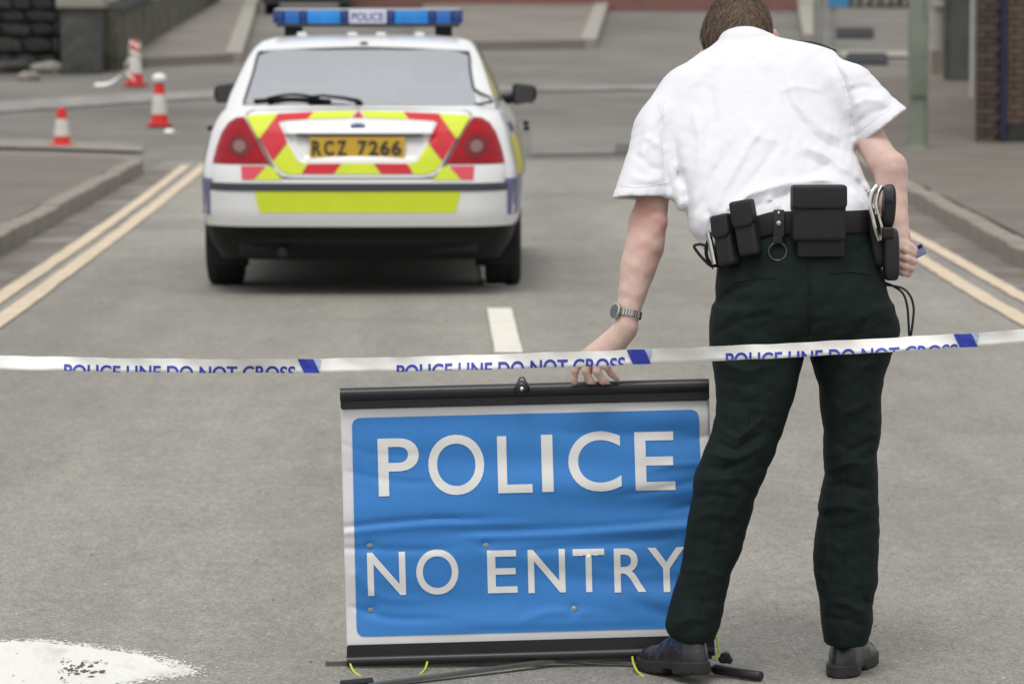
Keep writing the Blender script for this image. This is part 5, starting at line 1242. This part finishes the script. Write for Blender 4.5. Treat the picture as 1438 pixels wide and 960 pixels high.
def arm_f(x, y, z):
    L = chain(x, y, z, [A_(950, 150, 10.24), A_(930, 215, 10.17), A_(919, 272, 10.11), A_(910, 312, 10.085), A_(905, 345, 10.07), A_(896, 376, 10.055), A_(888, 412, 10.035), A_(883, 432, 10.025), A_(879, 456, 10.015)],
              [.052, .044, .0365, .0465, .0475, .0435, .034, .0295, .028], .006)
    L = smin(L, cap(x, y, z, A_(919, 312, 10.065), A_(917, 320, 10.062), .027, .026), .012)-.0006*np.sin(z*160)*np.sin(x*120)
    w_ = A_(878, 462, 10.01)
    for i, k_ in enumerate(K): L = smin(L, cap(x, y, z, tuple(np.array(w_)+np.array([-.010+.006*i, .004, 0])), k_, .0165, .0128), .016)
    L = smin(L, cap(x, y, z, A_(877, 468, 10.02), A_(868, 486, 10.02), .022, .018), .016)
    for i, k_ in enumerate(K):      # knuckles
        L = smin(L, cap(x, y, z, k_, tuple(np.array(k_)+np.array([0, -.003, 0])), .0115, .010), .006)
    th = chain(x, y, z, [A_(862, 478, 10.035), A_(838, 498, 10.06), A_(826, 518, 10.085), A_(824, 534, 10.095)], [.017, .0135, .011, .009], .01); L = smin(L, th, .010)
    fg = None
    for P, R in zip(FG, FR): c = chain(x, y, z, P, R, .004); fg = c if fg is None else np.minimum(fg, c)
    return smin(L, fg, .004)
def armr_f(x, y, z):
    R_ = chain(x, y, z, [A_(1160, 115, 10.26), A_(1195, 150, 10.21), A_(1220, 192, 10.15), A_(1240, 226, 10.10), A_(1251, 240, 10.085), A_(1252, 262, 10.07), A_(1254, 285, 10.055), A_(1258, 310, 10.035), A_(1262, 332, 10.02), A_(1262, 346, 10.01)],
               [.052, .043, .038, .0385, .041, .0395, .0355, .031, .0275, .0265], .006)
    R_ = smin(R_, cap(x, y, z, A_(1253, 229, 10.06), A_(1254, 236, 10.055), .024, .022), .03)
    R_ = smin(R_, cap(x, y, z, A_(1262, 352, 10.005), A_(1261, 374, 10.0), .026, .022), .015)
    R_ = smin(R_, chain(x, y, z, [A_(1266, 345, 10.0), A_(1276, 346, 9.985), A_(1285, 350, 9.985)], [.015, .0105, .0085], .008), .008)
    fg = None
    for P in RFG: c = chain(x, y, z, P, (.0115, .010, .0088, .0075), .004); fg = c if fg is None else np.minimum(fg, c)
    return smin(R_, fg, .004)
def head_f(x, y, z):
    # head bowed forward: crown towards the road ahead, face down
    d = ell(x, y, z, HC, (.078, .098, .092), HR); d = smin(d, ell(x, y, z, hp(0, .045, -.06), (.062, .065, .075), HR), .03)      # skull, face
    d = smin(d, ell(x, y, z, hp(0, .085, -.115), (.032, .032, .03), HR), .03)                                                   # chin
    d = smin(d, cap(x, y, z, hp(0, .118, -.045), hp(0, .130, -.075), .009, .013), .012)                                         # nose
    for s in (-1, 1):
        d = smax(d, -ell(x, y, z, hp(s*.030, .118, -.038), (.014, .014, .009), HR), .008); d = smin(d, ell(x, y, z, hp(s*.030, .100, -.038), (.012, .012, .011), HR), .002)
        d = smin(d, cap(x, y, z, hp(s*.02, .108, -.022), hp(s*.045, .098, -.025), .007, .006), .01)
    d = smin(d, cap(x, y, z, hp(-.02, .108, -.098), hp(.02, .108, -.098), .007, .007), .006); d = smax(d, -cap(x, y, z, hp(-.02, .118, -.098), hp(.02, .118, -.098), .002, .002), .003)
    for s in (-1, 1):       # ears
        ex = ell(x, y, z, hp(s*.091, .0, -.032), (.013, .016, .032), HR+s*.30); ex = smax(ex, -ell(x, y, z, hp(s*.099, -.012, -.030), (.007, .009, .019), HR+s*.3), .004); d = smin(d, ex, .006)
    d = smin(d, cap(x, y, z, A_(1046, 78, 10.42), hp(0, -.035, -.07), .062, .060), .03)
    return d
def body_f(x, y, z):
    d = TOR(x, y, z, True, -.045); d = smin(d, cap(x, y, z, A_(1050, 100, 10.34), A_(1046, 72, 10.42), .075, .060), .03)
    d = smin(d, HIP(x, y, z, True, -.02), .03)
    d = smin(d, head_f(x, y, z), .02); d = smin(d, arm_f(x, y, z), .010); return smin(d, armr_f(x, y, z), .010)
lo = at(795, 560, 9.9); 
body_o = sdf_obj('body', body_f, (lo.x-.01, 9.82, .70), (at(1295, 300, 10).x, 10.66, 1.72), .0034, M['skin'], per, 1)
# ---- hair: a cap and many short strands
def hair_f(x, y, z):
    d = ell(x, y, z, hp(0, -.004, .006), (.087, .108, .100), HR)+.0015*np.sin(x*60+z*30)
    cut_ = plane(x, y, z, hp(0, -.02, -.050), unit((0, 0, 0), (math.sin(-HR)*-1, .30, -1))); return smax(d, cut_, .012)
lo = (HC[0]-.13, HC[1]-.14, HC[2]-.12); hi = (HC[0]+.13, HC[1]+.16, HC[2]+.14)
hair = sdf_obj('hair', hair_f, lo, hi, .006, M['hair'], per, 1)
rs = np.random.RandomState(4)
HV = np.array([v.co[:] for v in hair.data.vertices])+np.array(per.location); HN = np.array([v.normal[:] for v in hair.data.vertices])
for nm, m_, cnt, ph in (('hair_strands', 'hair', 5200, 0), ('hair_strands', 'hair_l', 3600, 1)):
    idx = rs.randint(0, len(HV), cnt); V = []; F = []
    for i in idx:
        p = HV[i]; n = HN[i]
        if p[1] > HC[1]+.09 and p[2] < HC[2]: continue
        dirn = np.array([.35*math.sin(p[0]*38+1)+.25*(p[0]-HC[0])*8, -.35, -.85])+rs.normal(size=3)*.17; dirn -= n*dirn.dot(n); dirn /= np.linalg.norm(dirn)+1e-6
        L = .017+.016*rs.rand(); w_ = np.cross(dirn, n); w_ /= np.linalg.norm(w_)+1e-6; w_ *= .0011+.0007*rs.rand()
        lift = .12+.28*rs.rand(); b = len(V); p0 = p-n*.002
        p1 = p0+dirn*L*.5+n*L*lift*.5; p2 = p0+dirn*L+n*L*lift*.35
        V += [p0-w_, p0+w_, p1-w_*.8, p1+w_*.8, p2]; F += [(b, b+1, b+3, b+2), (b+2, b+3, b+4)]
    st_ = obj(nm, [tuple(v) for v in V], F, M[m_], hair, False, kind='stuff')
# ---- shoes
def shoe(px, py, Yh, yaw, lift, length=.31, nm='shoe'):
    """heel at the given spot on the ground, toe turned by yaw from straight ahead, heel raised by lift"""
    h_ = gr(px, py); c, s = math.cos(yaw), math.sin(yaw)
    def loc(x, y, z):
        dx, dy = x-h_.x, y-Yh; v = -dx*s+dy*c; u = dx*c+dy*s; q = lift/ .21; zz = z-np.maximum(0, (1-np.clip(v, -.1, .21)/.21))*lift; return u, v, zz
    def up_f(x, y, z):
        u, v, w_ = loc(x, y, z); t = np.clip(v/length, 0, 1); wid = np.interp(t, [0, .12, .35, .62, .8, .95, 1], [.030, .037, .036, .047, .046, .030, .012])
        hgt = np.interp(t, [0, .1, .3, .42, .6, .8, .95, 1], [.082, .108, .118, .100, .074, .062, .050, .03]); q = np.sqrt((u/wid)**2+((v-length/2)/(length/2+.004))**8+(np.maximum(w_-.02, 0)/(hgt-.02))**2.6); d = (q-1)*.030
        d = smax(d, .018-w_, .003)-.0012*np.sin(v*160)*np.exp(-((t-.5)/.12)**2)*(w_ > .03)
        e = np.abs(w_-.062); return d+.0012*np.exp(-(e/.002)**2)*(t < .35)
    def so_f(x, y, z):
        u, v, w_ = loc(x, y, z); t = np.clip(v/length, 0, 1); wid = np.interp(t, [0, .12, .35, .62, .8, .95, 1], [.033, .041, .038, .051, .050, .034, .016])
        q = np.sqrt((u/wid)**2+((v-length/2)/(length/2+.009))**10); d = (q-1)*.035; lowz = np.where((t > .27) & (t < .42), .011, 0)+.0025*(np.sin(v*330) > 0)
        return np.maximum(d, np.maximum(w_-.032, lowz-w_))
    x0, x1 = h_.x-.34, h_.x+.34; lo = (x0, Yh-.12, -.01); hi = (x1, Yh+.36, .20)
    o = sdf_obj(nm, up_f, lo, hi, .005, M['leather'], per, 1); s_ = sdf_obj('sole', so_f, lo, hi, .004, M['sole'], o, 0)
shoe(981, 951, 9.785, math.radians(23), .024)
shoe(1176, 948, 9.87, math.radians(-17), .0)
# ---- belt and its fittings
BZ = lambda x: at(1090, 312, 9.86).z-max(0, at(1085, 312, 9.86).x-x)*.30
def belt_pt(a, g, dz):
    n = 2.3; wx, wy = .187+g, .139+g; cx_ = at(1115, 312, 9.99).x; cy_ = 9.99
    x = cx_+wx*math.copysign(abs(math.cos(a))**(2/n), math.cos(a)); y = cy_+wy*math.copysign(abs(math.sin(a))**(2/n), math.sin(a)); return Vector((x, y, BZ(x)+dz))
def belt_at(px):
    """spot on the back of the belt and its outward turn"""
    best = None
    for k in range(720):
        a = math.pi+math.pi*k/720; p = belt_pt(a, .012, 0); q = at(px, 312, p.y)
        if best is None or abs(q.x-p.x) < best[0]: best = (abs(q.x-p.x), a, p)
    a = best[1]; t = belt_pt(a+.02, .012, 0)-belt_pt(a-.02, .012, 0); t.z = 0; t.normalize(); nrm = Vector((t.y, -t.x, 0)); 
    if nrm.y > 0: nrm = -nrm
    return best[2], math.asin(max(-1, min(1, nrm.x)))
bm = bmesh.new(); R_ = []
for k in range(96):
    a = 2*math.pi*k/96; R_.append([bm.verts.new(belt_pt(a, g, dz)) for g, dz in ((.001, -.025), (.007, -.027), (.009, -.022), (.009, .022), (.007, .027), (.001, .025))])
for k in range(96):
    A, B = R_[k], R_[(k+1) % 96]
    for i in range(6): bm.faces.new((A[i], A[(i+1) % 6], B[(i+1) % 6], B[i]))
belt = autosmooth(bmo('belt', bm, M['nylon'], per), 40)
def frame(px, py, roll=0, out=0, extra=0):
    p, th = belt_at(px); q = at(px, py, p.y); p = Vector((p.x, p.y, q.z)); return Matrix.Translation(p) @ Matrix.Rotation(th+extra, 4, 'Z') @ Matrix.Rotation(-roll, 4, 'Y') @ Matrix.Translation((0, -out, 0))
def pouch(px, py, w_, h_, dpt, roll, flap, name='pouch', extra=0, out=0):
    Mx = frame(px, py, roll, out, extra); bm = bmesh.new(); bx(bm, (-w_/2, -dpt, -h_/2), (w_/2, .002, h_/2-.004), .012, mat=Mx, seg=4); p = autosmooth(bmo(name, bm, M['nylon'], belt), 40)
    bm = bmesh.new(); vs = bx(bm, (-w_/2-.002, -dpt-.004, h_/2-flap), (w_/2+.002, 0, h_/2+.002), .010, seg=4)
    for v in bm.verts:
        if v.co.z < h_/2-flap+.012 and v.co.y < -dpt*.5: v.co.z += .010*(abs(v.co.x)/(w_/2))**4; v.co.y -= .002
        v.co = Mx @ v.co
    autosmooth(bmo('flap', bm, M['nylon'], p), 40); return p
r10 = math.radians(11)
pouch(1026, 337, .050, .122, .034, r10, .058)
pouch(1052, 320, .052, .132, .036, r10, .066)
pouch(1147, 299, .128, .132, .040, math.radians(0), .062)
bm = bmesh.new(); Mx = frame(1150, 346, 0); bx(bm, (-.055, -.022, -.024), (.060, 0, .022), .006, mat=Mx); autosmooth(bmo('pouch_base', bm, M['nylon'], belt), 40)
Mx = frame(1094, 313, 0); bm = bmesh.new(); bx(bm, (-.013, -.009, -.032), (.013, 0, .032), .003, mat=Mx); kp = autosmooth(bmo('key_keeper', bm, M['leather'], belt), 40)
for dz, r in ((0, .0055), (.024, .004)):
    bm = bmesh.new(); lathe(bm, [(r, 0), (r, .003), (r*.5, .0045)], 14, Mx @ Matrix.Translation((0, -.009, dz)) @ Matrix.Rotation(math.pi/2, 4, 'X')); autosmooth(bmo('stud', bm, M['steel'], kp), 60)
bm = bmesh.new(); q = at(1092, 353, 9.835); tube(bm, [q+Vector((math.cos(a)*.0215, math.sin(a*2)*.001, math.sin(a)*.0215)) for a in [2*math.pi*k/28 for k in range(28)]], .0026, 8, closed=True); autosmooth(bmo('key_ring', bm, mat('dull_steel', (.10, .11, .10), .4, .8), kp), 60)
bm = bmesh.new(); bx(bm, q+Vector((-.012, -.004, .019)), q+Vector((.012, .004, .036)), .003); autosmooth(bmo('ring_hanger', bm, M['nylon'], kp), 40)
# left hip: metal clip with a black loop
c0 = at(995, 327, 9.90); c1 = at(1004, 371, 9.89)
bm = bmesh.new(); tube(bm, [c0, c1], .0075, 10); autosmooth(bmo('metal_clip', bm, M['steel'], belt), 50)
bm = bmesh.new(); tube(bm, smooth_line([at(993, 346, 9.92), at(984, 343, 9.92), at(975, 345, 9.92), at(978, 352, 9.92), at(988, 364, 9.92), at(998, 373, 9.92), at(1006, 371, 9.92)], 5), .0035, 8); autosmooth(bmo('black_loop', bm, M['nylon'], belt), 60)
bm = bmesh.new(); tube(bm, smooth_line([at(999, 330, 9.93), at(992, 345, 9.93), at(993, 362, 9.93), at(1000, 372, 9.93)], 5), .0045, 8); bx(bm, at(1001, 374, 9.95)-Vector((.002, .012, 0)), at(1014, 345, 9.92), .006); autosmooth(bmo('clip_holder', bm, M['nylon'], belt), 60)
# right hip: handcuffs, baton holder and radio with its lanyard
for k, (dx, col) in enumerate(((0, 'steel'), (9, 'steel'))):
    bm = bmesh.new(); P = smooth_line([at(1232+dx*.8, 262, 9.90), at(1225+dx, 272, 9.89), at(1222+dx, 288, 9.885), at(1226+dx, 305, 9.885), at(1230+dx, 322, 9.885), at(1235+dx*.3, 337, 9.89)], 6)
    tube(bm, P, .0042 if k == 0 else .0032, 8, flat=1.6); autosmooth(bmo('handcuff', bm, M[col], belt), 60)
def blob(name, c, r, m, pw=3.0, roll=0, par=belt):
    bm = bmesh.new(); bmesh.ops.create_uvsphere(bm, u_segments=28, v_segments=18, radius=1)
    for v in bm.verts:
        q = v.co; n_ = (abs(q.x)**pw+abs(q.y)**pw+abs(q.z)**pw)**(1/pw); q = q/n_; x, y, z = q.x*r[0], q.y*r[1], q.z*r[2]; v.co = Vector((c[0]+x*math.cos(roll)-z*math.sin(roll), c[1]+y, c[2]+x*math.sin(roll)+z*math.cos(roll)))
    return autosmooth(bmo(name, bm, m, par), 60)
blob('baton_grip', at(1248, 290, 9.91), (.0165, .03, .054), M['nylon'], 3, -.05)
blob('baton_cap', at(1247, 272, 9.895), (.012, .025, .022), mat('grey_rubber', (.045, .047, .055), .5), 3, 0)
blob('radio', at(1251, 357, 9.90), (.0195, .026, .063), M['vinyl_black'], 5, .02)
blob('radio_clip', at(1247, 327, 9.875), (.014, .010, .014), M['nylon'], 5)
blob('holster', at(1231, 338, 9.915), (.016, .02, .065), M['nylon'], 4, .14)
bm = bmesh.new(); tube(bm, smooth_line([at(1243, 397, 9.92), at(1255, 402, 9.91), at(1268, 412, 9.90), at(1274, 430, 9.90), at(1276, 455, 9.90), at(1277, 471, 9.90), at(1279, 471, 9.895), at(1282, 450, 9.89), at(1283, 432, 9.89), at(1278, 415, 9.89), at(1266, 404, 9.90), at(1243, 400, 9.91)], 6), .003, 8); autosmooth(bmo('lanyard', bm, M['nylon'], belt), 60)
# black epaulette on the right shoulder
bm = bmesh.new(); P = smooth_line([at(1122, 62, 10.36), at(1140, 63.5, 10.37), at(1156, 68, 10.37), at(1172, 75, 10.36)], 5); tube(bm, P, [.0095]*len(P), 10); autosmooth(bmo('epaulette', bm, M['nylon'], per), 60)
# wristwatch
wc = np.array(A_(880, 441, 10.022)); ax = np.array(A_(884, 420, 10.03))-np.array(A_(877, 462, 10.012)); ax /= np.linalg.norm(ax)
tz = Vector(ax).to_track_quat('Z', 'Y').to_matrix().to_4x4(); WM = Matrix.Translation(Vector(wc)) @ tz
bm = bmesh.new()
for k in range(30):
    a = 2*math.pi*k/30; bx(bm, (.0305, -.0029, -.0085), (.0345, .0029, .0085), .0008, mat=WM @ Matrix.Rotation(a, 4, 'Z'), seg=1)
watch = bmo('wristwatch', bm, M['watch_steel'], per, kind='stuff')
wx = Vector(at(862, 442, 10.0))-Vector(wc); wx = (wx-Vector(ax)*wx.dot(Vector(ax))).normalized()
q = wx.to_track_quat('Z', 'Y').to_matrix().to_4x4(); CM = Matrix.Translation(Vector(wc)+wx*.0295) @ q
bm = bmesh.new(); lathe(bm, [(.016, 0), (.0195, .002), (.0195, .007), (.0165, .0095)], 28, CM); autosmooth(bmo('watch_case', bm, M['watch_steel'], watch), 50)
bm = bmesh.new(); lathe(bm, [(.0155, .0093), (.0150, .0102), (.004, .0105)], 28, CM); bmo('watch_dial', bm, M['watch_face'], watch)
bm = bmesh.new(); bx(bm, (.0315, -.006, -.0095), (.037, .006, .0095), .002, mat=WM @ Matrix.Rotation(math.atan2((tz.inverted().to_3x3() @ Vector((1, -.25, .1))).y, (tz.inverted().to_3x3() @ Vector((1, -.25, .1))).x), 4, 'Z')); bmo('clasp', bm, M['nylon'], watch)
# the thing in the right hand
hd_ = thing('handheld_device', 'slate blue handheld device gripped in the right hand of the officer', 'device', at(1281, 356, 9.99))
a = at(1263, 366, 9.992); b = at(1298, 348, 9.985); d = (b-a); L = d.length; ang = math.atan2(d.z, d.x)
Mx = Matrix.Translation(a) @ Matrix.Rotation(-ang, 4, 'Y')
M['slate'] = mat('slate_blue', (.20, .21, .38), .45, noise=(30, .06))
bm = bmesh.new(); bx(bm, (0, -.011, -.015), (L, .012, .015), .004, mat=Mx); autosmooth(bmo('case', bm, M['slate'], hd_), 40)
bm = bmesh.new(); bx(bm, (L-.014, -.0125, .004), (L-.003, -.010, .012), .001, mat=Mx); bmo('button', bm, M['nylon'], hd_)

# loose grit lying on the near road
rs = np.random.RandomState(9); V = []; F = []
for _ in range(3600):
    Y = 9.6+rs.rand()**1.6*14; x = rs.uniform(-2.3, 3.1); r = .0018+.0042*rs.rand()**5; b = len(V)
    V += [(x+r*math.cos(a)*rs.uniform(.7, 1.2), Y+r*math.sin(a)*rs.uniform(.7, 1.2), .0005) for a in (0, 1.57, 3.14, 4.71)]+[(x, Y, r*1.1)]
    F += [(b, b+1, b+4), (b+1, b+2, b+4), (b+2, b+3, b+4), (b+3, b, b+4)]
M['grit'] = mat('grit', (.34, .32, .28), .9, noise=(3, .7))
obj('grit', V, F, M['grit'], kind='stuff')

# seams sewn on the cloth: thin raised lines laid on the garment surfaces
from mathutils.bvhtree import BVHTree
def seam(o, P, name='seam', r=.0011, inner=None):
    me = o.data; L = root_loc(o); bv = BVHTree.FromPolygons([v.co+L for v in me.vertices], [tuple(p.vertices) for p in me.polygons]); out = []
    Q = smooth_line([(a, b, 0) for a, b in P], 8)
    for q in Q:
        a = Vector((0, 0, CAMH)); d = (at(q.x, q.y, 9.5)-a).normalized(); h_, n_, i_, e_ = bv.ray_cast(a, d)
        if h_ is not None and (not out or (h_-out[-1]).length < .04): out.append(h_+n_*r*.15)
    if len(out) > 3:
        bm = bmesh.new(); tube(bm, out, r, 5); bmo(name, bm, o.data.materials[0], o, True)
G = {o.name.split('.')[0]: o for o in per.children}
sh_, tr_ = G['shirt'], G['trousers']
seam(sh_, [(933, 140), (930, 175), (932, 215), (935, 262)]); seam(sh_, [(1174, 84), (1188, 115), (1197, 155), (1203, 196)])
seam(sh_, [(873, 262), (900, 263), (936, 257)]); seam(sh_, [(1260, 147), (1232, 166), (1200, 190)])
seam(tr_, [(1133, 345), (1135, 390), (1135, 430), (1134, 478)], r=.0014)
seam(tr_, [(1032, 396), (1062, 392), (1090, 391)], 'pocket', .0018); seam(tr_, [(1166, 384), (1195, 382), (1224, 386)], 'pocket', .0018)
seam(tr_, [(1182, 560), (1190, 640), (1188, 740), (1184, 880)], r=.0009); seam(tr_, [(1060, 560), (1035, 650), (1012, 740), (980, 868)], r=.0009)
